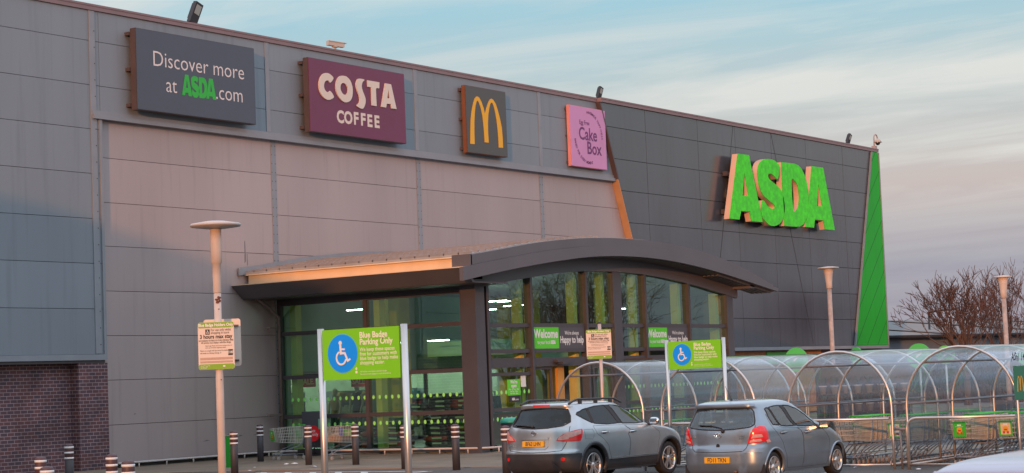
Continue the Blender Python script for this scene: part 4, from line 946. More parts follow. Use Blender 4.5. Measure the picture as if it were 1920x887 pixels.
def build_car(name, label, loc, rotz, spec, paint, cat='car', group=None, detail=True):
    S = CarShape(spec); t = thing(name, label, cat, loc, rotz, group)
    wb, R, zc = spec['wb'], spec['R'], spec['R']
    wins = {k: [S.tz(q) for q in v] for k, v in spec['windows'].items()}
    zs = []; z = spec['z0']
    while z < spec['zd']: zs.append(z); z += 0.02
    z = spec['zd']
    while z < spec['zt']-0.0004: zs.append(z); z += max(0.0015, (spec['zt']-z)*0.16)
    zs.append(spec['zt'])
    n = len(S.outline(zs[0])); parts = {'body': MB(), 'bumper': MB()}
    ring = 2*n-2; V = []
    for z in zs:
        O = S.outline(z); V += [(x,-y,z) for x, y in O]+[(x,y,z) for x, y in reversed(O[1:-1])]
    full = {'body': [], 'bumper': []}
    for i in range(len(zs)-1):
        zm = (zs[i]+zs[i+1])/2
        for k in range(ring):
            tt = (k+0.5)/(n-1) if k < n-1 else (ring-k-0.5)/(n-1); left = k >= n-1
            a = V[i*ring+k]; b = V[(i+1)*ring+(k+1) % ring]; x, y = (a[0]+b[0])/2, (a[1]+b[1])/2
            if abs(y) > 0.45 and any((x-xw)**2+(zm-zc)**2 < spec['arch']**2 for xw in (0, wb)): continue
            hit = False
            for wn, P in wins.items():
                if wn == 'rear_window':
                    if inpoly(shrink(P, 0.94), -tt if left else tt, zm): hit = True
                elif inpoly(shrink(P, 0.92), tt, zm): hit = True
            if hit: continue
            g = 'bumper' if spec['lower'] and zm < spec['lower'](x, abs(y)) else 'body'
            full[g].append((i*ring+k, i*ring+(k+1) % ring, (i+1)*ring+(k+1) % ring, (i+1)*ring+k))
    full['body'].append(tuple(range((len(zs)-1)*ring, len(zs)*ring)))
    for g, F in full.items():
        if F:
            mb = MB(); mb.add(V, F, True); o = mb.build(g, paint if g == 'body' else blackplastic, t, fix=False)
            bm = bmesh.new(); bm.from_mesh(o.data); bmesh.ops.delete(bm, geom=[v for v in bm.verts if not v.link_faces], context='VERTS'); bm.to_mesh(o.data); bm.free()
    # glass, seals, pillars
    for wn, P in spec['windows'].items():
        g = privglass if wn in spec['dark'] else carglass
        for mir in ((False,) if wn == 'rear_window' else (False, True)):
            o = S.decal(MB(), P, 0.003, 18, 22, 0.01, mir).build('rear_window' if wn == 'rear_window' else ('windscreen' if wn == 'windscreen' else 'side_window'), g, t, fix=False)
            S.line(MB(), P, 0.013, 0.0, True, mir, 6).build('window_seal', rubber, o)
    for P in spec['pillars']:
        for mir in (False, True): S.decal(MB(), P, 0.005, 8, 4, 0.012, mir).build('pillar_cover', rubber, t, fix=False)
    # windscreen as a glossy dark panel across the front
    mb = MB(); vs = []; NZ, NT = 10, 16; zz0, zz1 = spec['ws']
    for r in range(NZ+1):
        z = zz0+(zz1-zz0)*r/NZ; t0 = (S.NA+S.NB+S.NC+S.ND*0.55)/(len(S.outline(z))-1)
        for c in range(NT+1): k = c/NT*2-1; tt = 1-(1-t0)*abs(k); vs.append(S.at(tt if k >= 0 else -tt, z, 0.004))
    mb.add(vs, [(r*(NT+1)+c, r*(NT+1)+c+1, (r+1)*(NT+1)+c+1, (r+1)*(NT+1)+c) for r in range(NZ) for c in range(NT)], True); mb.build('windscreen', privglass, t, fix=False)
    # doors as slightly proud panels, with dark shut lines
    for P in spec['doors']:
        for mir in (False, True): S.line(MB(), P, 0.0035, 0.0, True, mir, 5).build('door_seam', seamm, t)
    for h in spec['handles']:
        for mir in (False, True):
            mb = MB(); x, z = h
            p0 = S.at((1 if not mir else -1)*S.tS(x-0.09, z), z, 0.028); p1 = S.at((1 if not mir else -1)*S.tS(x+0.09, z-0.003), z-0.003, 0.028); p2 = S.at((1 if not mir else -1)*S.tS(x, z), z, 0.036)
            e0 = S.at((1 if not mir else -1)*S.tS(x-0.1, z), z, 0.0); e1 = S.at((1 if not mir else -1)*S.tS(x+0.1, z), z, 0.0)
            mb.tube([e0, p0, p2, p1, e1], 0.016, 8); mb.build('door_handle', chrome if spec['chromeh'] else paint, t)
            S.decal(MB(), [('S',x-0.05,z-0.03),('S',x+0.05,z-0.03),('S',x+0.06,z),('S',x+0.05,z+0.03),('S',x-0.05,z+0.03),('S',x-0.06,z)], 0.003, 6, 6, 0.004, mir).build('handle_recess', darkalloy, t, fix=False)
    # tailgate seams and lamps
    if spec['tail_seam']: S.line(MB(), spec['tail_seam'], 0.006, 0.0, False).build('tailgate_seam', joint, t); S.line(MB(), spec['tail_seam'], 0.006, 0.0, False, True).build('tailgate_seam', joint, t)
    for mir in (False, True):
        o = S.decal(MB(), spec['lamp'], 0.012, 20, 20, 0.03, mir).build('tail_lamp', redlens, t, fix=False)
        for P in spec['lamp_clear']: S.decal(MB(), P, 0.0145, 12, 12, 0.004, mir).build('clear_lens', clearlens, o, fix=False)
        for P in spec['reflector']: S.decal(MB(), P, 0.008, 10, 10, 0.01, mir).build('reflector', redlens, t, fix=False)
    # number plate
    px_, pz = spec['plate']; fr = Frame(Vector((px_, 0, pz)), (0,-1,0), (spec['plate_tilt'],0,1)); fr.n = Vector((-1,0,-spec['plate_tilt'])).normalized()
    mb = MB(); fr.rrect(mb, -0.26, -0.0555, 0.26, 0.0555, 0.01, -0.02, 0.006); pl = mb.build('number_plate', plate_y, t)
    mb = MB(); fr.txt(mb, spec['reg'], 0, -0.037, 0.108, 0.0022, z=0.0075, sx=0.80); mb.build('plate_lettering', INK, pl)
    for P, m_, nm, off in spec['decals']:
        mb = MB(); S.decal(mb, P, off, 14, 16, 0.012); mb.build(nm, {'black': blackplastic, 'paint': paint, 'chrome': chrome, 'red': redlens, 'glass': privglass, 'dark': joint}[m_], t, fix=False)
    # arches and liners
    for xw in (0, wb):
        for sg in (1, -1):
            vs = []; fs = []; N = 28; ra = spec['arch']
            for k in range(N+1):
                a = rad(-22+224*k/N); 
                for rr, of in ((ra-0.02,-0.03),(ra-0.005,0.012),(ra+spec['archw']*0.8,0.016),(ra+spec['archw'],0.0)):
                    x, z = xw+rr*cos(a), zc+rr*sin(a); z = max(spec['z0'], z); p_ = S.at(sg*S.tS(x, z), z, of); vs.append(p_)
            for k in range(N):
                for j in range(3): fs.append((4*k+j, 4*k+j+1, 4*k+5+j, 4*k+4+j))
            MB().add(vs, fs, True).build('wheel_arch', blackplastic if spec['blackarch'] else paint, t, fix=False)
            y0 = sg*-(spec['hw']-0.02); y1 = sg*-(spec['hw']-0.32)
            mb = MB(); N = 16; vs = []
            for k in range(N+1):
                a = rad(-25+230*k/N); x, z = xw+(ra+0.005)*cos(a), zc+(ra+0.005)*sin(a); vs += [(x,y0,max(0.18,z)),(x,y1,max(0.18,z))]
            mb.add(vs, [(2*k,2*k+1,2*k+3,2*k+2) for k in range(N)]+[tuple(2*k+1 for k in range(N+1))]); mb.build('arch_liner', rubber, t, fix=False)
            wheel(t, xw, sg*-(spec['hw']-0.035), R, spec['rim'], spec['spokes'], spec['style'], zc, -sg)
    # underside and cabin
    mb = MB(); mb.box((-0.45,-spec['hw']+0.32,0.2),(wb+0.45,spec['hw']-0.32,0.5)); mb.box((0.45,-spec['hw']+0.06,0.22),(wb-0.45,spec['hw']-0.06,0.36)); mb.build('underbody', rubber, t)
    mb = MB(); b = spec['belt']; mb.box((spec['cab'][0],-0.66,0.5),(spec['cab'][1],0.66,b-0.12)); mb.build('cabin_floor', cabin, t)
    for x, y, w in ((0.1,-0.38,0.36),(0.1,0.38,0.36),(0.1,0.0,0.3),(1.02,-0.36,0.46),(1.02,0.36,0.46)):
        mb = MB(); mb.rbox((x-0.02,y-w/2,0.55),(x+0.13,y+w/2,b+0.13),0.05); mb.rbox((x-0.03,y-0.13,b+0.17),(x+0.07,y+0.13,b+0.34),0.045); mb.box((x,y-0.06,b+0.1),(x+0.02,y-0.045,b+0.2)); mb.box((x,y+0.045,b+0.1),(x+0.02,y+0.06,b+0.2)); mb.build('seat', seatm, t)
    mb = MB(); pts = [Vector((1.72+0.06*cos(a)-0.0, 0.36+0.17*sin(a), b+0.02+0.17*cos(a))) for a in [2*pi*k/20 for k in range(20)]]; mb.tube(pts, 0.014, 6, closed=True); mb.build('steering_wheel', rubber, t)
    # mirrors
    for sg in (-1, 1):
        mx, mz = spec['mirror']; mb = MB(); bm = bmesh.new(); bmesh.ops.create_uvsphere(bm, u_segments=18, v_segments=12, radius=1)
        for v in bm.verts:
            c_ = v.co; v.co = Vector((mx+0.09*c_.x*(1.0 if c_.x > 0 else 0.35), sg*(spec['hw']+0.10)+0.115*math.copysign(abs(c_.y)**0.75, c_.y), mz+0.075*math.copysign(abs(c_.z)**0.8, c_.z)))
        bm.verts.index_update(); mb.add([v.co for v in bm.verts], [[v.index for v in f.verts] for f in bm.faces], True); bm.free()
        m_ = mb.build('mirror', {'chrome': chrome, 'paint': paint, 'black': blackplastic}[spec['mirrorm']], t)
        mb = MB(); mb.tube([(mx,sg*(spec['hw']-0.06),mz-0.06),(mx,sg*(spec['hw']+0.06),mz-0.05)], 0.03, 8); mb.build('mirror_arm', blackplastic, m_)
        MB().box((mx-0.036,sg*(spec['hw']+0.02),mz-0.05),(mx-0.033,sg*(spec['hw']+0.18),mz+0.05)).build('mirror_glass', chrome, m_)
    return t, S

# ---- the crossover
QX = dict(wb=2.63, R=0.345, rim=0.235, spokes=5, style='double', arch=0.405, archw=0.055, blackarch=True, hw=0.885, xm=1.3, L=4.35, flare=0.012, z0=0.24, zd=1.50, zt=1.592,
  xr=[(0.2,-0.66),(0.32,-0.78),(0.5,-0.835),(0.62,-0.835),(0.68,-0.80),(0.9,-0.775),(1.02,-0.765),(1.08,-0.745),(1.2,-0.655),(1.35,-0.555),(1.46,-0.485),(1.505,-0.50),(1.53,-0.50),(1.56,-0.40),(1.58,-0.2),(1.592,0.15)],
  xf=[(0.2,3.2),(0.4,3.45),(0.6,3.5),(0.75,3.46),(0.9,3.28),(0.98,2.95),(1.04,2.5),(1.1,2.2),(1.2,2.0),(1.35,1.72),(1.5,1.38),(1.55,1.2),(1.58,0.95),(1.592,0.6)],
  w=[(0.2,0.80),(0.35,0.865),(0.5,0.885),(0.75,0.892),(0.95,0.885),(1.05,0.865),(1.1,0.845),(1.25,0.775),(1.4,0.70),(1.5,0.645),(1.54,0.605),(1.57,0.52),(1.585,0.42),(1.592,0.30)],
  rx=[(0.2,0.3),(0.6,0.36),(0.95,0.36),(1.1,0.34),(1.3,0.30),(1.5,0.24),(1.592,0.12)], ry=[(0.2,0.34),(0.6,0.40),(0.95,0.40),(1.1,0.38),(1.3,0.30),(1.5,0.22),(1.592,0.16)],
  fx=[(0.2,0.4),(0.9,0.5),(1.1,0.5),(1.5,0.35),(1.592,0.12)], fy=[(0.2,0.5),(0.9,0.55),(1.1,0.5),(1.5,0.35),(1.592,0.16)], bul=[(0.2,0.05),(0.6,0.06),(1.0,0.06),(1.3,0.05),(1.592,0.03)],
  lower=lambda x, y: 0.61 if x < -0.42 else (0.45 if x < 3.0 else 0.5), belt=1.08, cab=(-0.5,2.0), ws=(1.10,1.52),
  windows={'rear_window': [('R',0.70,1.20),('R',0.655,1.32),('R',0.57,1.445),('R',0.3,1.465),('R',0.0,1.47),('R',-0.3,1.465),('R',-0.57,1.445),('R',-0.655,1.32),('R',-0.70,1.20),('R',-0.60,1.13),('R',-0.3,1.095),('R',0.0,1.085),('R',0.3,1.095),('R',0.60,1.13)],
    'quarter': [('S',-0.33,1.335),('S',-0.28,1.375),('S',-0.1,1.42),('S',0.03,1.44),('S',0.05,1.16),('S',-0.1,1.22),('S',-0.24,1.285)],
    'rear_side': [('S',0.09,1.445),('S',0.35,1.475),('S',0.66,1.485),('S',0.88,1.125),('S',0.5,1.12),('S',0.10,1.15)],
    'front_side': [('S',0.80,1.485),('S',1.0,1.475),('S',1.25,1.43),('S',1.5,1.32),('S',1.72,1.18),('S',1.80,1.11),('S',1.5,1.10),('S',1.02,1.115)]},
  dark=('rear_window','quarter','rear_side'), pillars=[[('S',0.66,1.49),('S',0.80,1.49),('S',1.02,1.115),('S',0.88,1.115)],[('S',0.03,1.45),('S',0.09,1.45),('S',0.10,1.15),('S',0.05,1.155)]],
  doors=[[('S',0.04,1.10),('S',0.10,0.95),('S',0.32,0.83),('S',0.46,0.70),('S',0.54,0.46),('S',1.14,0.44),('S',1.14,0.9),('S',1.06,1.08),('S',0.5,1.095)],[('S',1.16,0.44),('S',2.12,0.44),('S',2.2,0.7),('S',2.14,0.95),('S',1.9,1.05),('S',1.08,1.08),('S',1.16,0.9)]],
  handles=[(0.34,0.965),(1.29,0.945)], chromeh=True,
  tail_seam=[('R',-0.73,1.12),('R',-0.74,0.98),('R',-0.70,0.80),('R',-0.62,0.66),('R',-0.3,0.635),('R',0.0,0.63)],
  lamp=[('R',-0.50,0.845),('R',-0.53,0.90),('R',-0.62,0.96),('R',-0.72,1.005),('S',-0.50,1.045),('S',-0.36,1.06),('S',-0.35,1.03),('S',-0.40,0.90),('S',-0.45,0.835),('S',-0.6,0.83),('R',-0.66,0.83)],
  lamp_clear=[[('R',-0.53,0.86),('R',-0.57,0.92),('R',-0.66,0.965),('R',-0.74,0.985),('R',-0.74,0.88),('R',-0.64,0.86)],[('S',-0.68,1.0),('S',-0.5,1.03),('S',-0.40,1.042),('S',-0.42,0.97),('S',-0.6,0.91),('S',-0.66,0.90)]],
  reflector=[[('R',-0.66,0.50+0.035*sin(a)) if False else ('R',-0.66+0.04*cos(a),0.50+0.036*sin(a)) for a in [2*pi*k/14 for k in range(14)]]],
  plate=(-0.806,0.80), plate_tilt=0.10, reg='BF63 LHN',
  decals=[([('R',0.36,0.93),('R',-0.36,0.93),('R',-0.33,0.74),('R',-0.26,0.685),('R',0.26,0.685),('R',0.33,0.74)],'paint','plate_surround',0.012),
          ([('R',0.33,0.915),('R',-0.33,0.915),('R',-0.35,0.875),('R',0.35,0.875)],'paint','tailgate_grip',0.045),
          ([('R',0.14,0.42),('R',-0.0,0.42),('R',-0.0,0.37),('R',0.14,0.37)],'red','fog_lamp',0.02),
          ([('R',0.55,0.47),('R',-0.42,0.47),('R',-0.60,0.30),('R',-0.62,0.26),('R',0.6,0.26)],'black','skid_panel',0.03),
          ([('S',0.55,0.435),('S',2.18,0.435),('S',2.18,0.468),('S',0.55,0.468)],'chrome','sill_trim',0.014)],
  mirror=(1.93,1.12), mirrorm='chrome')
silver_q = mat('silver blue paint', (0.43,0.46,0.475), 0.34, metal=0.7, var=0.07, vscale=3, coat=1.0)
car1, S1 = build_car('crossover_car', 'silver blue crossover with black roof rails and black lower trim, plate BF63 LHN', (31.80,20.99,0), rad(-3.5), QX, silver_q)
def car_extra(t, S, spec, kind):
    if kind == 'q':
        for sg in (1, -1):                            # arched roof rails
            mb = MB(); pts = []
            for k in range(25):
                a = k/24; x = -0.40+1.75*a; z = 1.545+0.085*min(1, sin(pi*a)*2.2)-0.02*a; pts.append((x, sg*-(0.60-0.02*abs(a-0.5)), z))
            mb.tube(pts, 0.021, 8); 
            for k in (5, 12, 19): mb.box((pts[k][0]-0.05, pts[k][1]-0.015, 1.53),(pts[k][0]+0.05, pts[k][1]+0.015, pts[k][2]))
            mb.build('roof_rail', blackplastic, t)
        S.decal(MB(), [('R',0.20,1.535),('R',-0.20,1.535),('R',-0.20,1.508),('R',0.20,1.508)], 0.012, 4, 14, 0.01).build('brake_light', redlens, t, fix=False)
        S.decal(MB(), [('R',0.60,1.535),('R',-0.60,1.535),('R',-0.62,1.485),('R',0.62,1.485)], 0.006, 5, 24, 0.02).build('spoiler', silver_q, t, fix=False)
        mb = MB(); S.line(mb, [('R',0.52,1.145),('R',0.3,1.135),('R',0.05,1.118)], 0.014, 0.02); mb.lathe([(0.03,0),(0.03,0.03),(0.02,0.05)], S.at(-S.tR(0.05,1.115),1.115,0.0), 10, (-1,0,0.4)); mb.build('rear_wiper', rubber, t)
        mb = MB(); c_ = S.at(0,1.0,0.008); fr = Frame(c_, (0,-1,0), (0,0,1)); fr.n = Vector((-1,0,0.1)).normalized()
        mb.tube([fr(0.048*cos(a), 0.045*sin(a), 0.004) for a in [2*pi*k/24 for k in range(24)]], 0.008, 6, closed=True); fr.rrect(mb, -0.065, -0.014, 0.065, 0.014, 0.006, 0.0, 0.012); mb.build('badge', chrome, t)
        c_ = S.at(-S.tR(0.52,0.74),0.74,0.004); fr = Frame(c_, (0.12,-1,0), (0,0,1)); fr.n = Vector((-1,-0.12,0)).normalized(); mb = MB()
        for k in range(6): fr.rect(mb, -0.12+k*0.04, 0, -0.095+k*0.04, 0.035, 0.0, 0.004)
        mb.build('model_badge', chrome, t)
        S.line(MB(), [('S',-0.30,1.04),('S',-0.02,1.04),('S',-0.03,0.87),('S',-0.06,0.85),('S',-0.29,0.87)], 0.003, 0.0005, True).build('fuel_flap_seam', mat('grey seam', (0.14,0.14,0.15), 0.6, var=0), t)
        mb = MB(); mb.lathe([(0.012,0),(0.012,0.03),(0.004,0.06)], (-0.28,0.05,1.55), 8); mb.tube([(-0.28,0.05,1.6),(-0.38,0.05,1.66)], 0.004, 4); mb.build('aerial', rubber, t)
        mb = MB(); mb.lathe([(0.035,0),(0.035,-0.05)], (-0.66,-0.55,0.27), 12, (1,0,0)); mb.build('exhaust', alloy, t)
        MB().add([S.at(-S.tR(0.3,1.15),1.15,0.0)+Vector((0.4,0,0.3))], []).v
    return t
car_extra(car1, S1, QX, 'q')

# ---- the small hatchback
YS = dict(wb=2.46, R=0.29, rim=0.195, spokes=7, style='single', arch=0.335, archw=0.03, blackarch=False, hw=0.85, xm=1.17, L=3.78, flare=0.014, z0=0.19, zd=1.42, zt=1.525,
  xr=[(0.15,-0.50),(0.25,-0.585),(0.4,-0.635),(0.55,-0.64),(0.66,-0.62),(0.72,-0.585),(0.9,-0.575),(1.0,-0.555),(1.06,-0.53),(1.2,-0.46),(1.36,-0.385),(1.41,-0.42),(1.44,-0.42),(1.48,-0.32),(1.51,-0.1),(1.525,0.25)],
  xf=[(0.15,2.9),(0.3,3.1),(0.5,3.13),(0.68,3.06),(0.82,2.85),(0.92,2.6),(1.0,2.3),(1.06,2.1),(1.2,1.8),(1.35,1.45),(1.44,1.2),(1.49,0.98),(1.515,0.75),(1.525,0.5)],
  w=[(0.15,0.78),(0.3,0.83),(0.5,0.85),(0.75,0.85),(0.92,0.84),(1.0,0.82),(1.05,0.80),(1.2,0.735),(1.35,0.665),(1.43,0.62),(1.47,0.57),(1.5,0.49),(1.515,0.40),(1.525,0.28)],
  rx=[(0.15,0.28),(0.6,0.34),(0.9,0.30),(1.05,0.26),(1.3,0.22),(1.525,0.1)], ry=[(0.15,0.32),(0.6,0.38),(0.9,0.34),(1.05,0.28),(1.3,0.22),(1.525,0.14)],
  fx=[(0.15,0.4),(0.9,0.5),(1.1,0.5),(1.525,0.12)], fy=[(0.15,0.5),(0.9,0.55),(1.1,0.45),(1.525,0.14)], bul=[(0.15,0.05),(0.6,0.06),(1.0,0.05),(1.525,0.03)],
  lower=None, belt=0.98, cab=(-0.3,1.8), ws=(1.04,1.43),
  windows={'rear_window': [('R',0.66,1.06),('R',0.635,1.15),('R',0.59,1.30),('R',0.555,1.365),('R',0.25,1.378),('R',0.0,1.38),('R',-0.25,1.378),('R',-0.57,1.365),('R',-0.615,1.30),('R',-0.67,1.15),('R',-0.68,1.08),('R',-0.62,1.035),('R',-0.3,1.0),('R',0.0,0.99),('R',0.3,1.0),('R',0.6,1.03)],
    'quarter': [('S',-0.01,1.34),('S',0.06,1.36),('S',0.115,1.36),('S',0.27,1.04),('S',0.05,1.06),('S',0.0,1.18)],
    'rear_side': [('S',0.15,1.365),('S',0.35,1.385),('S',0.56,1.39),('S',0.80,1.01),('S',0.5,1.015),('S',0.31,1.035)],
    'front_side': [('S',0.68,1.39),('S',0.9,1.375),('S',1.12,1.32),('S',1.36,1.20),('S',1.58,1.05),('S',1.66,0.98),('S',1.3,0.985),('S',0.92,1.005)]},
  dark=(), pillars=[[('S',0.56,1.395),('S',0.68,1.395),('S',0.92,1.0),('S',0.80,1.0)],[('S',0.115,1.365),('S',0.15,1.37),('S',0.31,1.035),('S',0.27,1.035)]],
  doors=[[('S',-0.06,1.25),('S',-0.02,1.05),('S',0.12,0.9),('S',0.30,0.72),('S',0.40,0.5),('S',0.46,0.26),('S',1.02,0.24),('S',1.06,0.7),('S',1.0,0.92),('S',0.86,0.97),('S',0.3,1.0)],[('S',1.05,0.24),('S',1.98,0.24),('S',2.06,0.5),('S',2.02,0.8),('S',1.8,0.93),('S',0.9,0.97),('S',1.03,0.9),('S',1.085,0.7)]],
  handles=[(0.33,0.90),(1.22,0.87)], chromeh=False,
  tail_seam=[('R',-0.70,1.06),('R',-0.66,0.93),('R',-0.60,0.80),('R',-0.56,0.66),('R',-0.50,0.605),('R',-0.2,0.595),('R',0.0,0.595)],
  lamp=[('R',-0.575,0.735),('R',-0.60,0.83),('R',-0.64,0.94),('R',-0.70,1.02),('S',-0.36,1.045),('S',-0.26,1.03),('S',-0.22,0.9),('S',-0.24,0.80),('S',-0.26,0.77),('R',-0.72,0.745)],
  lamp_clear=[[('R',-0.64,0.83),('R',-0.68,0.90),('S',-0.38,0.90),('S',-0.36,0.85)],[('R',-0.61,0.755),('R',-0.625,0.80),('S',-0.40,0.82),('S',-0.38,0.775)],[('S',-0.30,0.79),('S',-0.2,0.80),('S',-0.17,0.75),('S',-0.28,0.74)]],
  reflector=[], plate=(-0.652,0.455), plate_tilt=-0.03, reg='FD11 TKN',
  decals=[([('R',0.40,0.53),('R',-0.40,0.53),('R',-0.30,0.35),('R',0.30,0.35)],'paint','plate_recess',0.004),
          ([('R',-0.50,0.605),('R',-0.62,0.60),('S',-0.40,0.60),('S',-0.40,0.575),('R',-0.62,0.57),('R',-0.50,0.575)],'paint','bumper_strip',0.018),
          ([('R',0.60,1.445),('R',-0.60,1.445),('R',-0.61,1.40),('R',0.61,1.40)],'paint','spoiler',0.01)],
  mirror=(1.74,0.99), mirrorm='black')
silver_y = mat('grey blue paint', (0.24,0.29,0.34), 0.34, metal=0.65, var=0.07, vscale=3, coat=1.0)
car2, S2 = build_car('small_hatchback', 'small grey blue hatchback without roof rails, plate FD11 TKN', (31.53,16.94,0), rad(-2.0), YS, silver_y)
def hatch_extra(t, S):
    mb = MB(); S.line(mb, [('R',0.42,1.07),('R',0.15,1.06),('R',-0.06,1.02),('R',-0.10,0.975)], 0.012, 0.022); mb.lathe([(0.035,0),(0.03,0.03),(0.015,0.05)], S.at(S.tR(0.1,0.965),0.965,0.0), 10, (-1,0,0.3)); mb.build('rear_wiper', rubber, t)
    c_ = S.at(0,0.895,0.006); fr = Frame(c_, (0,-1,0), (0,0,1)); fr.n = Vector((-1,0,0.05)).normalized(); mb = MB()
    for a_, b_, w in ((0.07,0.047,0.007),(0.026,0.045,0.006)): mb.tube([fr(a_*cos(a), b_*sin(a), 0.004) for a in [2*pi*k/24 for k in range(24)]], w, 6, closed=True)
    mb.tube([fr(0.05*cos(a), 0.022+0.018*sin(a), 0.005) for a in [2*pi*k/20 for k in range(20)]], 0.006, 6, closed=True); mb.build('badge', chrome, t)
    c_ = S.at(0,0.70,0.003); mb = MB(); fr = Frame(c_, (0,-1,0), (0,0,1)); fr.n = Vector((-1,0,0)); fr.disc(mb, 0, 0, 0.032, 0.045, -0.01, 0.008, n=20); mb.build('lock_button', joint, t)
    mb = MB()
    for y, z, n_, w in ((-0.44,0.86,6,0.03),(-0.44,0.82,5,0.03),(0.52,0.86,4,0.028)):
        c_ = S.at((1 if y < 0 else -1)*S.tR(y,z), z, 0.004); fr = Frame(c_, (0,-1,0), (0,0,1)); fr.n = Vector((-1,0,0))
        for k in range(n_): fr.rect(mb, -0.09+k*w, 0, -0.09+k*w+w*0.7, 0.026, 0, 0.004)
    mb.build('model_badge', chrome, t)
    mb = MB(); mb.lathe([(0.03,0),(0.02,0.03),(0.01,0.05)], (0.0,0.02,1.505), 10); mb.tube([(0.0,0.02,1.53),(-0.2,0.02,1.78)], 0.004, 5); mb.build('aerial', rubber, t)
    mb = MB(); mb.lathe([(0.022,0),(0.022,-0.12)], (-0.52,-0.35,0.24), 10, (1,0,0)); mb.lathe([(0.07,0),(0.09,0.05),(0.09,0.3),(0.07,0.35)], (-0.4,-0.05,0.26), 12, (0,-1,0)); mb.build('exhaust', mat('rusty exhaust', (0.16,0.09,0.06), 0.7), t)
    mb = MB()
    for sg in (1, -1): mb.box((-0.40,sg*0.62,0.16),(-0.37,sg*0.83,0.36))
    mb.build('mud_flap', rubber, t)
    S.decal(MB(), [('R',0.12,1.345),('R',-0.02,1.345),('R',-0.02,1.31),('R',0.12,1.31)], 0.001, 4, 6, 0.003).build('window_sticker', mat('sticker', (0.4,0.6,0.5), 0.5, var=0), t, fix=False)
hatch_extra(car2, S2)
# ---- the pale car whose roof shows in the lower right corner
FS = dict(YS); FS['reg'] = ''
silver_f = mat('pale silver paint', (0.40,0.37,0.42), 0.4, metal=0.6, var=0.03, vscale=2, coat=0.6)
car3, S3_ = build_car('silver_hatchback', 'pale silver car in the near right corner, only its roof in view', (9.9,3.40,0), rad(3.0), FS, silver_f)
# ================================================================== TROLLEY SHELTERS
hoopm = mat('hoop steel', (0.6,0.55,0.52), 0.3, metal=0.75, var=0.08)
purlm = mat('purlin grey', (0.2,0.19,0.2), 0.5, metal=0.3)
clearp = bpy.data.materials.new('clear plastic'); clearp.use_nodes = True
def plastic_sheet(m, tint, haze, hcol, f0=0.05):
    nt = m.node_tree; nt.nodes.clear(); o = nt.nodes.new('ShaderNodeOutputMaterial')
    tr = nt.nodes.new('ShaderNodeBsdfTransparent'); tr.inputs[0].default_value = (*tint,1)
    df = nt.nodes.new('ShaderNodeBsdfDiffuse'); df.inputs[0].default_value = (*hcol,1)
    gl_ = nt.nodes.new('ShaderNodeBsdfGlossy'); gl_.inputs['Roughness'].default_value = 0.025
    t = nt.nodes.new('ShaderNodeTexCoord'); mp_ = nt.nodes.new('ShaderNodeMapping'); mp_.inputs['Scale'].default_value = (1.2,5,1.2); nt.links.new(t.outputs['Object'], mp_.inputs[0])
    n = nt.nodes.new('ShaderNodeTexNoise'); n.inputs['Scale'].default_value = 1.5; n.inputs['Detail'].default_value = 6; nt.links.new(mp_.outputs[0], n.inputs['Vector'])
    mr = nt.nodes.new('ShaderNodeMapRange'); mr.inputs[1].default_value = 0.3; mr.inputs[2].default_value = 0.75; mr.inputs[3].default_value = haze*0.4; mr.inputs[4].default_value = haze*1.6; nt.links.new(n.outputs[0], mr.inputs[0])
    m1 = nt.nodes.new('ShaderNodeMixShader'); nt.links.new(mr.outputs[0], m1.inputs[0]); nt.links.new(tr.outputs[0], m1.inputs[1]); nt.links.new(df.outputs[0], m1.inputs[2])
    ge = nt.nodes.new('ShaderNodeNewGeometry'); dt = nt.nodes.new('ShaderNodeVectorMath'); dt.operation = 'DOT_PRODUCT'; nt.links.new(ge.outputs['Normal'], dt.inputs[0]); nt.links.new(ge.outputs['Incoming'], dt.inputs[1])
    a = nt.nodes.new('ShaderNodeMath'); a.operation = 'ABSOLUTE'; nt.links.new(dt.outputs['Value'], a.inputs[0])
    b = nt.nodes.new('ShaderNodeMath'); b.operation = 'SUBTRACT'; b.inputs[0].default_value = 1; nt.links.new(a.outputs[0], b.inputs[1])
    c = nt.nodes.new('ShaderNodeMath'); c.operation = 'POWER'; c.inputs[1].default_value = 5; nt.links.new(b.outputs[0], c.inputs[0])
    d = nt.nodes.new('ShaderNodeMath'); d.operation = 'MULTIPLY_ADD'; d.inputs[1].default_value = 1-f0; d.inputs[2].default_value = f0; nt.links.new(c.outputs[0], d.inputs[0])
    m2 = nt.nodes.new('ShaderNodeMixShader'); nt.links.new(d.outputs[0], m2.inputs[0]); nt.links.new(m1.outputs[0], m2.inputs[1]); nt.links.new(gl_.outputs[0], m2.inputs[2]); nt.links.new(m2.outputs[0], o.inputs[0])
plastic_sheet(clearp, (0.87,0.92,0.95), 0.07, (0.46,0.58,0.70))
bar = mat('barrier tube', (0.6,0.53,0.48), 0.3, metal=0.75, var=0.06)
SX = [0, 2.35, 4.7, 7.05]
RAD = 1.125
def arch_pts(x, r=RAD, zt=2.36, n=22):
    zl = zt-r; return [(x,-r,0.0),(x,-r,zl*0.5)]+[(x,-r*cos(pi*k/n), zl+r*sin(pi*k/n)) for k in range(n+1)]+[(x,r,zl*0.5),(x,r,0.0)]
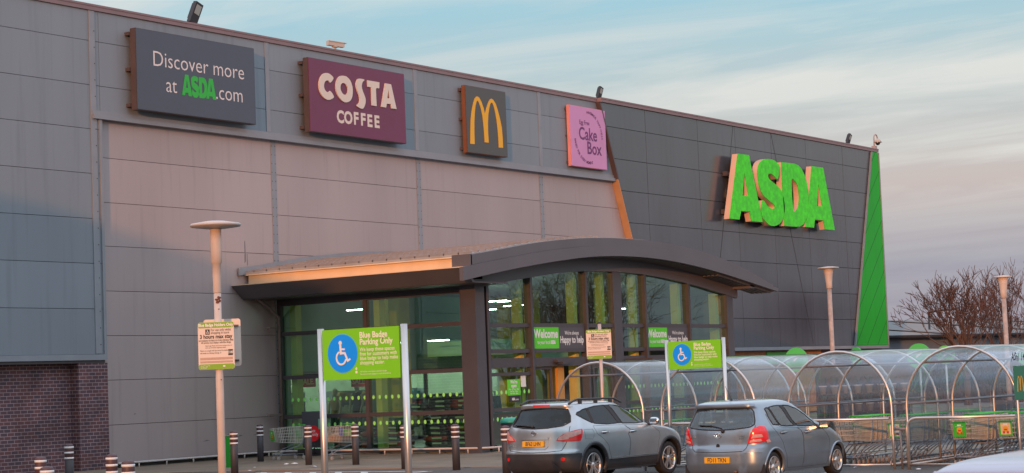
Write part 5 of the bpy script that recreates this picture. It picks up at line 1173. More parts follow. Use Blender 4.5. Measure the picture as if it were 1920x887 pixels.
def shelter():
    t = thing('trolley_shelter', 'x', 'trolley shelter')
    for x in SX: MB().tube(arch_pts(x), 0.026, 10).build('hoop', hoopm, t)
    mb = MB(); zl = 2.36-RAD
    for a in (50, 130): mb.tube([(0,-RAD*cos(rad(a))*0.99,zl+RAD*sin(rad(a))*0.985),(SX[-1],-RAD*cos(rad(a))*0.99,zl+RAD*sin(rad(a))*0.985)], 0.022, 6)
    for s_ in (-1,1):
        for z in (1.28,): mb.tube([(0,s_*RAD*0.995,z),(SX[-1],s_*RAD*0.995,z)], 0.02, 6)
    mb.build('purlin', purlm, t)
    for x0, x1 in zip(SX, SX[1:]):                    # bent clear sheets, one per bay
        n = 26; zl = 2.36-RAD; P_ = [(-RAD-0.028,0.42)]+[(-(RAD+0.028)*cos(pi*k/n), zl+(RAD+0.028)*sin(pi*k/n)) for k in range(n+1)]+[(RAD+0.028,0.42)]
        vs = []; fs = []
        for y, z in P_: vs += [(x0+0.015,y,z),(x1-0.015,y,z)]
        for k in range(len(P_)-1): fs.append((2*k,2*k+1,2*k+3,2*k+2))
        MB().add(vs, fs, True).build('clear_sheet', clearp, t, fix=False)
    mb = MB()
    for s_ in (-1,1):
        mb.tube([(0,s_*(RAD-0.05),0.1),(SX[-1],s_*(RAD-0.05),0.1)], 0.022, 8)
    mb.build('bottom_rail', bar, t)
    # hoop barrier across the front, rounded at its free end
    mb = MB(); y1, y0 = RAD-0.03, -0.72; r = 0.2
    mb.tube([(-0.12,y1,0)]+[(-0.12,y1-r+r*cos(rad(a)),1.0-r+r*sin(rad(a))) for a in range(0,91,15)]+[(-0.12,y0-0.38,1.0)], 0.027, 10)
    mb.tube([(-0.12,y1-0.02,0.1),(-0.12,y0-0.38,0.1)], 0.02, 8); mb.build('front_barrier', bar, t)
    return t
sh = shelter()
for i, (yc, lab) in enumerate(((14.18,'clear arched trolley shelter with a green arch poster and graffiti on its sheet'),(16.75,'clear arched trolley shelter whose leading trolley carries a white baguette advert'),(19.75,'clear arched trolley shelter behind the blue badge sign that stands between the cars'),(22.45,'clear arched trolley shelter with the copper lit notice post before its arch'))):
    place(sh, i == 0, Vector((35.66,yc,0)), 0, lab, 'arched trolley shelters in a row')
t = thing('link_bar', 'short grey bar linking the two right shelters at waist height', 'rail', (35.68,15.47,0.79))
MB().tube([(0,-0.18,0),(0,0.18,0)], 0.03).build('bar', purlm, t); MB().tube([(0,0,0),(0,0,-0.79)], 0.02, 6).build('post', purlm, t)
# poster and scribble on the outer sheet of the right shelter
sy = 14.18-RAD-0.036
t = thing('arch_poster', 'dark green poster with yellow arches on the right shelter sheet', 'poster', (36.1,sy,1.4), 0, world=True)
q0 = onY(1899,735,sy); x0 = onY(1900,700,sy).x; fr = WF(sy)
MB().box((x0,sy-0.006,1.30),(x0+1.15,sy,1.94)).build('sheet', mat('poster green', (0.02,0.17,0.09), 0.4, var=0.05), t)
mb = MB(); mxs = [p[0] for p in px_loop(M1, AYp, 6.12, 860, 155)]; mzs = [p[1] for p in px_loop(M1, AYp, 6.12, 860, 155)]
mb.flat(shape_mesh([[((a-min(mxs))*0.17, (b-min(mzs))*0.17) for a, b in zip(mxs, mzs)]]), lambda a,b,c: (x0+0.14+a, sy-0.009, 1.45+b)); mb.build('yellow_arches', MATS['arch yellow'], t)
mb = MB(); random.seed(4); gx = x0-0.1; 
for w in ('ASn','i','14'):
    me = text_mesh(w, 0.22, 0.004, 'LEFT', shear=0.3); mb.flat(me, lambda a,b,c: (gx+a, sy-0.008-0.0, 2.03+b+0.02*sin(9*a))); gx += 0.36 if w == 'ASn' else 0.14
o = mb.build('graffiti', INK); tag(o, 'black scribbled graffiti on the right shelter sheet above the poster', 'graffiti')

# ================================================================== TROLLEYS
wire = mat('trolley wire', (0.55,0.52,0.46), 0.4, metal=0.1, var=0.1)
frame_m = mat('trolley frame', (0.2,0.21,0.24), 0.4, metal=0.2)
tgreen = mat('trolley green', (0.05,0.5,0.04), 0.4)
castor = mat('castor rubber', (0.3,0.25,0.22), 0.6)
def trolley(name='shopping_trolley', poster=0):
    t = thing(name, 'x', 'shopping trolley'); mb = MB()
    c = lambda u, v, s_: Vector((0.05+u*0.83-(0.09*(1-v))*u, s_*((0.27-0.055*u)-(0.03)*(1-v)), 0.48+0.44*v+0.05*v*(1-u)+0.05*(1-v)*u))   # basket corner field
    w = 0.006
    for s_ in (-1, 1):
        for k in range(15): mb.tube([c(k/14,0,s_), c(k/14,1,s_)], w, 4, False)
        for v in (0,0.2,0.4,0.6,0.8,1): mb.tube([c(0,v,s_), c(1,v,s_)], w if 0 < v < 1 else 0.008, 4, False)
    for k in range(9):
        q = -1+2*k/8
        m_ = lambda u, v: (c(u,v,1)*(1+q)+c(u,v,-1)*(1-q))/2
        mb.tube([m_(1,0), m_(1,1)], w, 4, False); mb.tube([m_(0,0), m_(1,0)], w, 4, False); mb.tube([m_(0.04,0), m_(0.0,1)], w, 4, False)
    for v in (0,0.25,0.5,0.75,1): mb.tube([c(1,v,-1), c(1,v,1)], 0.006, 4, False)
    for k in range(1,12): mb.tube([c(k/12,0,-1), c(k/12,0,1)], w, 4, False)
    mb.build('basket', wire, t)
    mb = MB()
    for s_ in (-1, 1):
        mb.tube([(0.0,s_*0.26,1.0),(0.05,s_*0.26,0.52),(0.14,s_*0.25,0.42),(0.55,s_*0.2,0.30),(0.84,s_*0.16,0.17)], 0.013, 6)
        mb.tube([(0.04,s_*0.27,0.17),(0.84,s_*0.16,0.17)], 0.011, 6)
    mb.tube([(0.84,-0.16,0.17),(0.88,0,0.18),(0.84,0.16,0.17)], 0.012, 6); mb.tube([(0.14,-0.25,0.42),(0.14,0.25,0.42)], 0.01, 6)
    mb.build('chassis', frame_m, t)
    MB().tube([(-0.02,-0.28,1.0),(-0.02,0.28,1.0)], 0.017, 10).build('handle', tgreen, t)
    MB().rbox((0.02,-0.21,0.62),(0.035,0.21,0.86), 0.006).build('child_seat_flap', tgreen, t)
    for x, s_, sy_ in ((0.06,-1,0.27),(0.06,1,0.27),(0.82,-1,0.16),(0.82,1,0.16)):
        o = MB().lathe([(0.02,-0.014),(0.056,-0.014),(0.06,-0.008),(0.06,0.008),(0.056,0.014),(0.02,0.014)], (x-0.02,s_*sy_,0.06), 16, (0,1,0)).build('castor', castor, t)
        MB().box((x-0.03,s_*sy_-0.022,0.05),(x+0.01,s_*sy_-0.016,0.17)).build('castor_fork', frame_m, o)
    if poster:
        n = Vector((1,0,-0.12)).normalized(); fr = Frame(Vector((0.885,0.13,0.60)), (0,-1,0), (0.1,0,1)); fr.n = n; fr.o += n*0.01
        o = None
        mb = MB(); fr.rect(mb, -0.0, -0.02, 0.26, 0.28, 0, 0.008); o = mb.build('advert_frame', tgreen, t)
        if poster == 1:
            mb = MB(); fr.rect(mb, 0.025, 0.01, 0.235, 0.255, 0.009, 0.011); mb.build('advert_sheet', mat('advert white', (0.75,0.72,0.66), 0.5, var=0), o)
            mb = MB(); fr.prism if False else None
            mb.prism([(0.11,0.04),(0.2,0.12),(0.215,0.10),(0.14,0.025)], fr, 0.0115, 0.013); mb.prism([(0.1,0.05),(0.185,0.14),(0.19,0.125),(0.12,0.04)], fr, 0.0115, 0.013); mb.build('advert_picture', mat('advert amber', (0.75,0.36,0.02), 0.5, var=0), o)
            mb = MB(); mb.prism([(0.04,0.03),(0.11,0.05),(0.1,0.08),(0.05,0.07)], fr, 0.0115, 0.013)
            for k in range(4): fr.rect(mb, 0.045, 0.21-0.025*k, 0.10, 0.218-0.025*k, 0.0115, 0.013)
            mb.build('advert_print', mat('advert red', (0.5,0.05,0.03), 0.5, var=0), o)
        else:
            m_ = mat('advert red', (0.5,0.05,0.03), 0.5, var=0); am = mat('advert amber', (0.75,0.36,0.02), 0.5, var=0)
            if poster == 3:
                mb = MB(); fr.rect(mb, 0.03, 0.01, 0.23, 0.25, 0.009, 0.011); mb.build('advert_sheet', mat('advert peach', (0.72,0.5,0.3), 0.5, var=0), o)
            mb = MB(); fr.disc(mb, 0.13, 0.115, 0.055, 0.06, 0.0115, 0.013, n=16); fr.rect(mb, 0.08, 0.08, 0.18, 0.16, 0.0116, 0.0135); mb.build('advert_picture', am, o)
            mb = MB(); fr.rect(mb, 0.07, 0.03, 0.11, 0.075, 0.0115, 0.013); fr.rect(mb, 0.15, 0.03, 0.19, 0.075, 0.0115, 0.013); fr.rect(mb, 0.1, 0.09, 0.16, 0.12, 0.014, 0.0145); mb.build('advert_print', m_, o)
            mb = MB(); fr.rect(mb, 0.09, 0.2, 0.17, 0.225, 0.0115, 0.013); fr.rect(mb, 0.05, 0.18, 0.21, 0.185, 0.0115, 0.013); mb.build('advert_heading', WHITE, o)
    return t
tr0 = trolley(); tr1 = trolley(poster=1); tr2 = trolley(poster=2); tr3 = trolley(poster=3)
G_ = 'trolleys nested in the shelters'
used = set()
def put(src, x, y, lab, rz=pi, group=G_):
    f = src.name not in used; used.add(src.name)
    return place(src, f, Vector((x,y,0)), rz, lab, group)
rows = [(13.72,36.75,6,tr3,'cream and amber advert panel','poster shelter, near row'),(14.62,36.62,6,tr2,'green advert panel with a red and amber picture','poster shelter, far row'),
        (16.05,36.75,6,tr1,'white advert panel with a baguette','shelter beside the hatchback, near row'),(17.25,36.9,5,None,'','shelter beside the hatchback, far row'),(22.1,37.2,4,None,'','shelter behind the notice post')]
for y, x, n, lead, ad, where in rows:
    for k in range(n):
        if k == 0 and lead is not None: put(lead, x+0.9, y, 'leading trolley with %s, %s' % (ad, where))
        else: put(tr0, x+0.9+k*0.24, y+random.uniform(-.02,.02), ('nested plain wire trolley behind the leader, %s' if lead is not None else 'nested plain wire trolley, %s') % where)
for y, n, where in ((14.62,3,'deep end of the poster shelter'),(16.05,4,'deep end of the shelter beside the hatchback'),(13.72,3,'near row, deep end of the poster shelter')):
    for k in range(n): put(tr0, 40.3+k*0.24, y, 'nested plain wire trolley, %s' % where)
# two loose trolleys by the entrance
q = onZ(546, 862, 0); q2 = onZ(640, 862, 0)
a = put(tr2, 0, 0, 'loose trolley with green advert panel left of the round red exit sign', 0, 'loose trolleys by the porch'); 
def loose(lab, px, rz, src):
    q = onZ(px, 861, 0); t = copy_tree(src); t.location = (q.x, q.y, 0); t.rotation_euler = (0,0,rz); t['label'] = lab; t['group'] = 'loose trolleys by the porch'; return t
# the copy made above becomes the first loose trolley
q = onZ(548, 863, 0); a.location = (q.x+0.5, q.y+0.1, 0); a.rotation_euler = (0,0,rad(158))
b = loose('loose trolley holding cardboard and papers, right of the round red exit sign', 655, rad(172), tr0)
bx = thing('cardboard_box', 'torn brown cardboard box with papers inside the right loose trolley', 'box', b.location+Vector((-0.32,0.05,0.55)), rad(172))
mb = MB(); mb.box((-0.28,-0.17,0.0),(0.28,0.17,0.02)); mb.box((-0.28,-0.17,0.02),(-0.265,0.17,0.13)); mb.box((0.265,-0.17,0.02),(0.28,0.17,0.13)); mb.box((-0.265,-0.17,0.02),(0.265,-0.155,0.13)); mb.box((-0.265,0.155,0.02),(0.265,0.17,0.13)); mb.build('carton', mat('cardboard', (0.38,0.17,0.07), 0.8), bx)
mb = MB(); mb.obox((0.0,0.05,0.2),(0.09,0.02,0.03),(0,0.008,0),(0,0,0.15)); mb.build('blue_leaflet', mat('leaflet blue', (0.05,0.1,0.5), 0.5, var=0), bx)
mb = MB()
for k in range(6): mb.obox((random.uniform(-.2,.2),random.uniform(-.1,.1),0.12+random.random()*0.06),(0.09,0.02*k/6,0.02),(0,0.05,0.02),(0,0,0.004))
mb.build('loose_paper', WHITE, bx)
# litter
lit = thing('litter', 'x', 'litter'); mb = MB(); random.seed(7)
vs = [(0.12*cos(a)*random.uniform(.6,1.2), 0.09*sin(a)*random.uniform(.6,1.2), random.uniform(0,0.04)) for a in [2*pi*k/9 for k in range(9)]]+[(0,0,0.07),(0,0,0.0)]
mb.add(vs, [(k,(k+1)%9,9) for k in range(9)]+[((k+1)%9,k,10) for k in range(9)]); mb.build('scrap', mat('litter white', (0.7,0.7,0.72), 0.7, var=0.1), lit)
for i, (px, py, lab) in enumerate(((589,875,'crumpled white scrap on the paving beside the bollard by the red sign'),(537,870,'white scrap lying under the left loose trolley'),(552,869,'thin white scrap lying under the left loose trolley, farther right'),(478,876,'tiny white scrap at the foot of the bollard left of the trolley'),(468,882,'tiny white speck on the paving near the green board'),(1603,876,'white scrap on the ground right of the hatchback nose'),(1722,879,'small scrap by the right shelter foot'))):
    q = onZ(px, py, 0.03); o = place(lit, i == 0, Vector((q.x,q.y,0.022)), i*1.3, lab, 'litter on the paving'); k = 0.45 if i > 2 else 0.8; o.scale = (k*1.3,k,k*0.6)

# ================================================================== BY THE PORCH AND BEHIND THE GLASS
redm = mat('exit red', (0.75,0.012,0.02), 0.5, var=0)
q = onZ(588, 858, 0); t = thing('exit_sign', 'round bright red exit only sign beside a bollard', 'sign', (45.0,q.y,0), 0, world=True)
c0e = onX(588, 813, 44.9); fr = Frame(c0e, (0,-1,0), (0,0,1)); fr.n = Vector((-1,0,0))
mb = MB(); fr.disc(mb, 0, 0, 0.24, 0.24, -0.01, 0.01); mb.build('red_disc', redm, t)
mb = MB(); fr.txt(mb, 'Exit', -0.02, 0.04, 0.13, 0.001, z=0.012); fr.txt(mb, 'only', 0.07, -0.07, 0.14, 0.001, z=0.012); mb.build('lettering', WHITE, t)
mb = MB(); mb.tube([(c0e.x+0.03,c0e.y,0.02),(c0e.x+0.03,c0e.y,c0e.z-0.1)], 0.02, 8); mb.box((c0e.x-0.12,c0e.y-0.18,0.02),(c0e.x+0.2,c0e.y+0.18,0.05)); mb.build('stand', black, t)
cb = mat('charcoal board', (0.07,0.075,0.09), 0.4)
t = thing('notice_board', 'charcoal upright notice board standing on a black foot by the porch glass', 'notice board', (45.28,38.3,0), 0, world=True)
y1 = onX(566,800,45.2).y; y0 = onX(607,800,45.2).y
mb = MB(); mb.rbox((45.2,y0,0.25),(45.27,y1,1.36),0.02); mb.build('board', cb, t); mb = MB(); mb.rbox((45.05,y0-0.05,0.03),(45.42,y1+0.1,0.22),0.04); mb.build('foot', black, t)
fr = Frame((45.195,(y0+y1)/2-0.35,0.95),(0,-1,0),(0,0,1)); fr.n = Vector((-1,0,0)); mb = MB(); fr.rect(mb,-0.12,-0.15,0.12,0.17,0,0.004); mb.build('poster', mat('poster mint', (0.2,0.5,0.33), 0.5, var=0.2, vscale=20), t)
# sacks
sackm = [mat('black sack', (0.022,0.025,0.024), 0.35, var=0.5, vscale=9), mat('red sack', (0.2,0.03,0.02), 0.4, var=0.5, vscale=9), mat('blue sack', (0.02,0.09,0.16), 0.4, var=0.5, vscale=9)]
def sack_mesh():
    bm = bmesh.new(); bmesh.ops.create_cube(bm, size=1); bmesh.ops.subdivide_edges(bm, edges=bm.edges[:], cuts=5, use_grid_fill=True)
    for v in bm.verts:
        x, y, z = v.co*2; k = (1-abs(x)**8)*(1-abs(y)**8); v.co = Vector((x*0.29*(1-0.05*z*z), y*0.43*(1-0.05*z*z), z*0.092*(0.72+0.28*k)+random.uniform(-.008,.008)))
    bm.verts.index_update(); mb = MB(); mb.add([v.co for v in bm.verts], [[v.index for v in f.verts] for f in bm.faces], True); bm.free(); return mb
srcs = [sack_mesh().build('sack', m_) for m_ in sackm]
prt = mat('sack print', (0.35,0.42,0.3), 0.5, var=0.3)
for s_ in srcs: MB().box((-0.2905,-0.2,-0.02),(-0.286,0.15,0.03)).build('printed_panel', prt, s_)
su = [0,0,0]
def sack(k, x, y, z, rz, lab, grp):
    s_ = srcs[k]; o = s_ if su[k] == 0 else copy_tree(s_); su[k] += 1
    o.location = (x,y,z); o.rotation_euler = (random.uniform(-.05,.05),0,rz); tag(o, lab, 'sack', grp)
GS = 'sacks stacked behind the porch glass'
for z in range(7):
    for y in (33.75, 34.6): sack(0 if (z*7+int(y*10)) % 5 else 1, 46.15, y+random.uniform(-.05,.05), 0.14+z*0.15, random.uniform(-.06,.06), 'dark sack in the tall stack behind the left glass, below the low transom', GS)
for z in range(4):
    for y in (33.7, 34.55, 35.4):
        if z > 1 and y > 35: continue
        sack(1 if (z == 1 and y < 34) or (z == 2 and y < 34) else 0, 46.3, y+random.uniform(-.05,.05), 1.24+z*0.14, random.uniform(-.1,.1), 'sack in the heap behind the left glass, above the low transom', GS)
for z in range(5):
    for y in (36.3, 37.1): sack(1 if z % 2 else 0, 46.2, y, 0.14+z*0.16, random.uniform(-.1,.1), 'red or black sack behind the glass, under the middle of the big parking sign', GS)
for z in range(8): sack(2 if z > 3 else 0, 46.35, 33.35, 0.16+z*0.17, pi/2+random.uniform(-.08,.08), 'sack stacked behind the front glass at the porch corner', GS)
t = thing('sale_display', 'dark printed crates with pale symbols behind the left porch glass', 'display crate', (46.0,35.6,0), 0, world=True)
y1 = onX(712,820,46).y; y0 = onX(752,820,46).y; cm_ = mat('crate dark green', (0.04,0.075,0.085), 0.5)
mb = MB()
for k in range(2): mb.rbox((45.95,y0,0.06+k*0.52),(46.5,y1,0.55+k*0.52),0.02)
mb.build('crate', cm_, t); mb = MB(); fr = Frame((45.948,(y0+y1)/2,0),(0,-1,0),(0,0,1)); fr.n = Vector((-1,0,0))
for k in range(2): fr.disc(mb,0,0.28+k*0.52,0.1,0.09,0,0.003,n=7); fr.rect(mb,-0.2,0.44+k*0.52,0.2,0.46+k*0.52,0,0.003); fr.rect(mb,-0.03,0.14+k*0.52,0.03,0.2+k*0.52,0,0.003)
mb.build('pale_symbol', mat('symbol pale', (0.35,0.5,0.42), 0.5, var=0), t)
# mannequins
skin = mat('mannequin', (0.5,0.36,0.22), 0.5)
def mannequin(loc, rz, top_m, label):
    t = thing('mannequin', label, 'mannequin', loc, rz, 'shop mannequins behind the glass')
    prof = [(0.0,1.78),(0.06,1.76),(0.085,1.70),(0.09,1.64),(0.075,1.56),(0.05,1.51),(0.05,1.47),(0.09,1.44)]
    mb = MB(); mb.lathe(prof, n=20)
    for s_ in (-1,1):
        mb.tube([(0,s_*0.19,1.40),(0.02,s_*0.25,1.22),(0.04,s_*0.25,1.08),(0.1,s_*0.22,0.88),(0.12,s_*0.21,0.78)], 0.04, 8, radii=[0.05,0.045,0.04,0.032,0.025])
        mb.tube([(0,s_*0.09,0.92),(0.02,s_*0.1,0.5),(0,s_*0.1,0.06),(0.1,s_*0.11,0.03)], 0.06, 8, radii=[0.09,0.065,0.04,0.03])
    mb.build('figure', skin, t)
    mb = MB(); vs = []; fs = []; n = 20
    for z, a_, b_ in ((0.86,0.12,0.17),(0.95,0.13,0.18),(1.08,0.1,0.135),(1.22,0.12,0.17),(1.35,0.12,0.2),(1.43,0.08,0.17),(1.47,0.05,0.07)):
        vs += [(a_*cos(2*pi*k/n), b_*sin(2*pi*k/n), z) for k in range(n)]
    for r in range(6):
        for k in range(n): fs.append((r*n+k, r*n+(k+1)%n, (r+1)*n+(k+1)%n, (r+1)*n+k))
    mb.add(vs, fs, True); mb.build('top', top_m, t)
    mb = MB()
    for s_ in (-1,1): mb.tube([(0,s_*0.08,0.93),(0.02,s_*0.1,0.5),(0,s_*0.1,0.1)], 0.08, 10, radii=[0.1,0.08,0.055])
    mb.build('trousers', mat('dark cloth', (0.03,0.03,0.035), 0.8), t)
q = onX(628,740,48.6); mannequin((48.6,q.y,0.25), pi, mat('tan cloth', (0.35,0.2,0.08), 0.8), 'tan dressed mannequin behind the glass, left of the other one')
q = onX(669,732,48.6); mannequin((48.6,q.y,0.42), pi, mat('navy cloth', (0.02,0.025,0.04), 0.8), 'navy dressed mannequin behind the glass, under the big parking sign')
def hanging_sale(px, py, lab):
    q = onX(px, py, 47.2); t = thing('sale_poster', lab, 'poster', q, 0, 'red sale posters behind the glass')
    MB().box((-0.01,-0.33,-0.17),(0.01,0.33,0.17)).build('sheet', redm, t); fr = Frame((-0.012,0,0),(0,-1,0),(0,0,1)); fr.n = Vector((-1,0,0)); mb = MB(); fr.txt(mb,'SALE.',0,-0.08,0.25,0.006); mb.build('lettering', mat('sale amber', (0.85,0.5,0.2), 0.5, var=0), t)
    MB().tube([(0,0,0.17),(0,0,1.2)], 0.004, 4).build('cord', INK, t)
hanging_sale(577,716,'red sale poster hanging behind the glass at the far left of the porch'); hanging_sale(674,715,'red sale poster hanging behind the glass, below the big parking sign')
t = thing('red_poster', 'large dark red poster inside the front glass beside the crossover', 'poster', (46.9,YF+0.2,0.2), 0, world=True)
MB().box((46.3,YF+0.16,0.2),(47.9,YF+0.18,1.1)).build('sheet', mat('poster red', (0.28,0.03,0.03), 0.5, var=0.5, vscale=4), t); MB().box((46.28,YF+0.15,1.1),(47.92,YF+0.19,1.14)).build('frame', trimm, t)
t = thing('clothes_rail', 'clothes rail of blue garments inside the front glass', 'clothes rail', (47.0,YF+1.0,0.04), 0, world=True)
MB().tube([(46.3,YF+1.0,0.04),(46.3,YF+1.0,1.75),(47.6,YF+1.0,1.75),(47.6,YF+1.0,0.04)], 0.02, 8).build('rail', trimm, t)
for k in range(9):
    mb = MB(); x = 46.4+k*0.135; mb.prism([(YF+0.75,1.62),(YF+1.25,1.62),(YF+1.32,0.95),(YF+0.68,0.95)], lambda a_,b_,d_: Vector((d_,a_,b_)), x, x+0.06); mb.build('garment', sackm[2] if k % 3 else sackm[0], t)
gm = [mat('goods tan', (0.4,0.26,0.1), 0.6, var=0.3, vscale=6), mat('goods red', (0.4,0.04,0.03), 0.6, var=0.3, vscale=6), mat('goods teal', (0.05,0.25,0.25), 0.6, var=0.3, vscale=6), mat('goods cream', (0.55,0.5,0.38), 0.6, var=0.3, vscale=6)]
for i, (x, y) in enumerate(((48.2,42.6),(50.4,41.6),(53.6,42.4),(55.6,43.4))):
    t = thing('shop_shelf', 'stocked shop shelf deep inside the store, seen through the porch glass', 'shop shelf', (x,y,0.04), rad(-20*(i%2)), 'shop shelves inside the store')
    mb = MB(); mb.box((-0.8,-0.25,0),(-0.76,0.25,1.9)); mb.box((0.76,-0.25,0),(0.8,0.25,1.9)); mb.box((-0.76,0.2,0),(0.76,0.24,1.9)); mb.build('frame', trimm, t)
    for k in range(4):
        MB().box((-0.76,-0.25,0.15+k*0.45),(0.76,0.2,0.18+k*0.45)).build('shelf', trimm, t)
        mb = MB(); xx = -0.74
        while xx < 0.62: w_ = random.uniform(.08,.16); mb.box((xx,-0.2,0.183+k*0.45),(xx+w_-0.01,0.1,0.183+k*0.45+random.uniform(.2,.36))); xx += w_
        mb.build('goods', gm[(k+i)%4], t)['kind'] = 'stuff'
gbin = mat('bin teal', (0.03,0.3,0.2), 0.4); q = onZ(956, 788, 1.15); t = thing('litter_bin', 'dark bin with a teal domed lid behind the crossover', 'bin', (q.x+0.9,q.y+0.6,0)); mb = MB(); mb.lathe([(0.22,0.02),(0.23,0.05),(0.24,1.07)]); mb.build('drum', black, t); MB().lathe([(0.25,1.06),(0.26,1.09),(0.24,1.15),(0.15,1.19),(0,1.2)]).build('lid', gbin, t)

# ================================================================== BEYOND THE SHELTERS
# round green signs on posts
lg = mat('light green sign', (0.06,0.5,0.10), 0.5, var=0.05)
def disc_sign(px, py_top, wpx, dep, lab, yaw):
    r = wpx*dep/FPX/2*1.02; q = atd(px, py_top, dep); t = thing('disc_sign', lab, 'round sign', (q.x,q.y,0), yaw, 'round green signs behind the shelters')
    zc = q.z-r; fr = Frame((0,0,zc),(0,-1,0),(0,0,1)); fr.n = Vector((-1,0,0)); mb = MB(); fr.disc(mb,0,0,r,r,-0.015,0.015); mb.build('disc', lg, t)
    mb = MB(); fr.disc(mb,0,-0.03,r*0.62,r*0.5,0.016,0.018); mb.build('inner_disc', finm, t); mb = MB(); fr.prism if False else None; mb.prism([(-r*0.25,0.0),(r*0.2,0.1),(r*0.25,0.06),(-r*0.2,-0.05)], fr, 0.019, 0.02); mb.build('pale_mark', WHITE, t)
    MB().tube([(0.03,0,0),(0.03,0,zc+r*0.5)], 0.03, 8).build('post', hoopm, t)
disc_sign(1492,652,44,52,'green disc sign in front of the orange timber wall',rad(8)); disc_sign(1605,651,32,60,'small green disc sign under the farther lamp post by the dark wall',rad(-20)); disc_sign(1722,644,46,50,'wide pale green disc sign left of the bare tree',rad(5)); disc_sign(1772,648,34,52,'green disc sign with darker centre, just left of the nearest hoop top',rad(25)); disc_sign(1925,645,40,52,'green disc sign cut by the right edge of the view',rad(5))
q = onY(1468,660,D-0.3); t = thing('timber_sign', 'flat green sign strip fixed to the orange timber wall', 'sign', (q.x,D-0.04,q.z-0.25), 0); MB().box((-1.2,-0.05,-0.3),(2.1,0.0,0.25)).build('sign_board', GREEN, t); mb = MB(); mb.box((-1.1,-0.06,-0.28),(1.9,-0.051,-0.25)); mb.build('edge_strip', lg, t)
# plant rack
rackm = mat('rack dark', (0.05,0.012,0.012), 0.6); potm = mat('pot grey', (0.42,0.36,0.34), 0.6)
q = atd(1620,780,56); t = thing('plant_rack', 'dark plant rack with shelves seen through the shelter right of the hatchback', 'plant rack', (q.x,q.y,0), rad(33))
mb = MB(); mb.box((0.0,-1.35,0.02),(0.05,1.35,2.05))
for z in (0.25,0.75,1.28): mb.box((-0.35,-1.35,z),(0.0,1.35,z+0.03))
for y in (-1.35,-0.45,0.45,1.32): mb.box((-0.35,y,0.02),(-0.32,y+0.03,2.05))
mb.box((-0.36,-1.38,2.05),(0.06,1.38,2.09)); mb.build('frame', rackm, t)
pot = thing('plant_pot', 'x', 'plant pot'); mb = MB(); mb.lathe([(0.08,0),(0.115,0.2),(0.125,0.2),(0.125,0.24),(0.105,0.24)]); mb.build('pot', potm, pot)
mb = MB(); random.seed(5)
for k in range(26):
    a_ = random.uniform(0,2*pi); l_2 = random.uniform(.05,.22); b_ = Vector((cos(a_)*l_2*0.6, sin(a_)*l_2*0.6, 0.24+l_2)); s_ = Vector((-sin(a_),cos(a_),0.2))*0.03; mb.add([Vector((0,0,0.22)), b_+s_, b_*1.12, b_-s_], [(0,1,2,3)])
mb.build('leaves', mat('dull leaves', (0.07,0.06,0.03), 0.7, var=0.4, vscale=9), pot)
n = 0
for sz, zz in ((1.31,'top'),(0.78,'middle'),(0.28,'bottom')):
    for k in range(8):
        v = Matrix.Rotation(rad(33),3,'Z') @ Vector((-0.17,-1.18+k*0.335,sz)); place(pot, n == 0, Vector((q.x,q.y,0))+v, k*0.8, 'grey plant pot on the %s shelf of the dark plant rack' % zz, 'pots on the plant rack'); n += 1
# folding board beyond the right shelter
q = atd(1888,812,47); q.z = 0.0; t = thing('folding_board', 'brown folding pavement board with orange poster beyond the right shelter', 'folding board', q, rad(150))
wd = mat('board wood', (0.16,0.07,0.04), 0.6); 
for s_, nm in ((1,'front_leaf'),(-1,'back_leaf')):
    fr = Frame((s_*0.32,0.33 if s_ > 0 else -0.33,0.02),(0,-s_,0),(-s_*0.30,0,1)); fr.n = fr.r.cross(fr.u).normalized(); 
    mb = MB(); fr.rect(mb,0,0,0.07,1.12,-0.02,0.02); fr.rect(mb,0.59,0,0.66,1.12,-0.02,0.02); fr.rect(mb,0.07,1.02,0.59,1.12,-0.02,0.02); fr.rect(mb,0.07,0.2,0.59,0.27,-0.02,0.02); lf = mb.build(nm, wd, t)
    mb = MB(); fr.rect(mb,0.07,0.27,0.59,1.02,-0.012,0.012); mb.build('panel', black if s_ > 0 else mat('poster pale', (0.5,0.47,0.46), 0.5), lf)
    mb = MB(); fr.rect(mb,0.07,0.78,0.59,1.0,0.013,0.016); mb.build('orange_poster', mat('poster orange', (0.75,0.22,0.02), 0.5, var=0.2, vscale=10), lf)

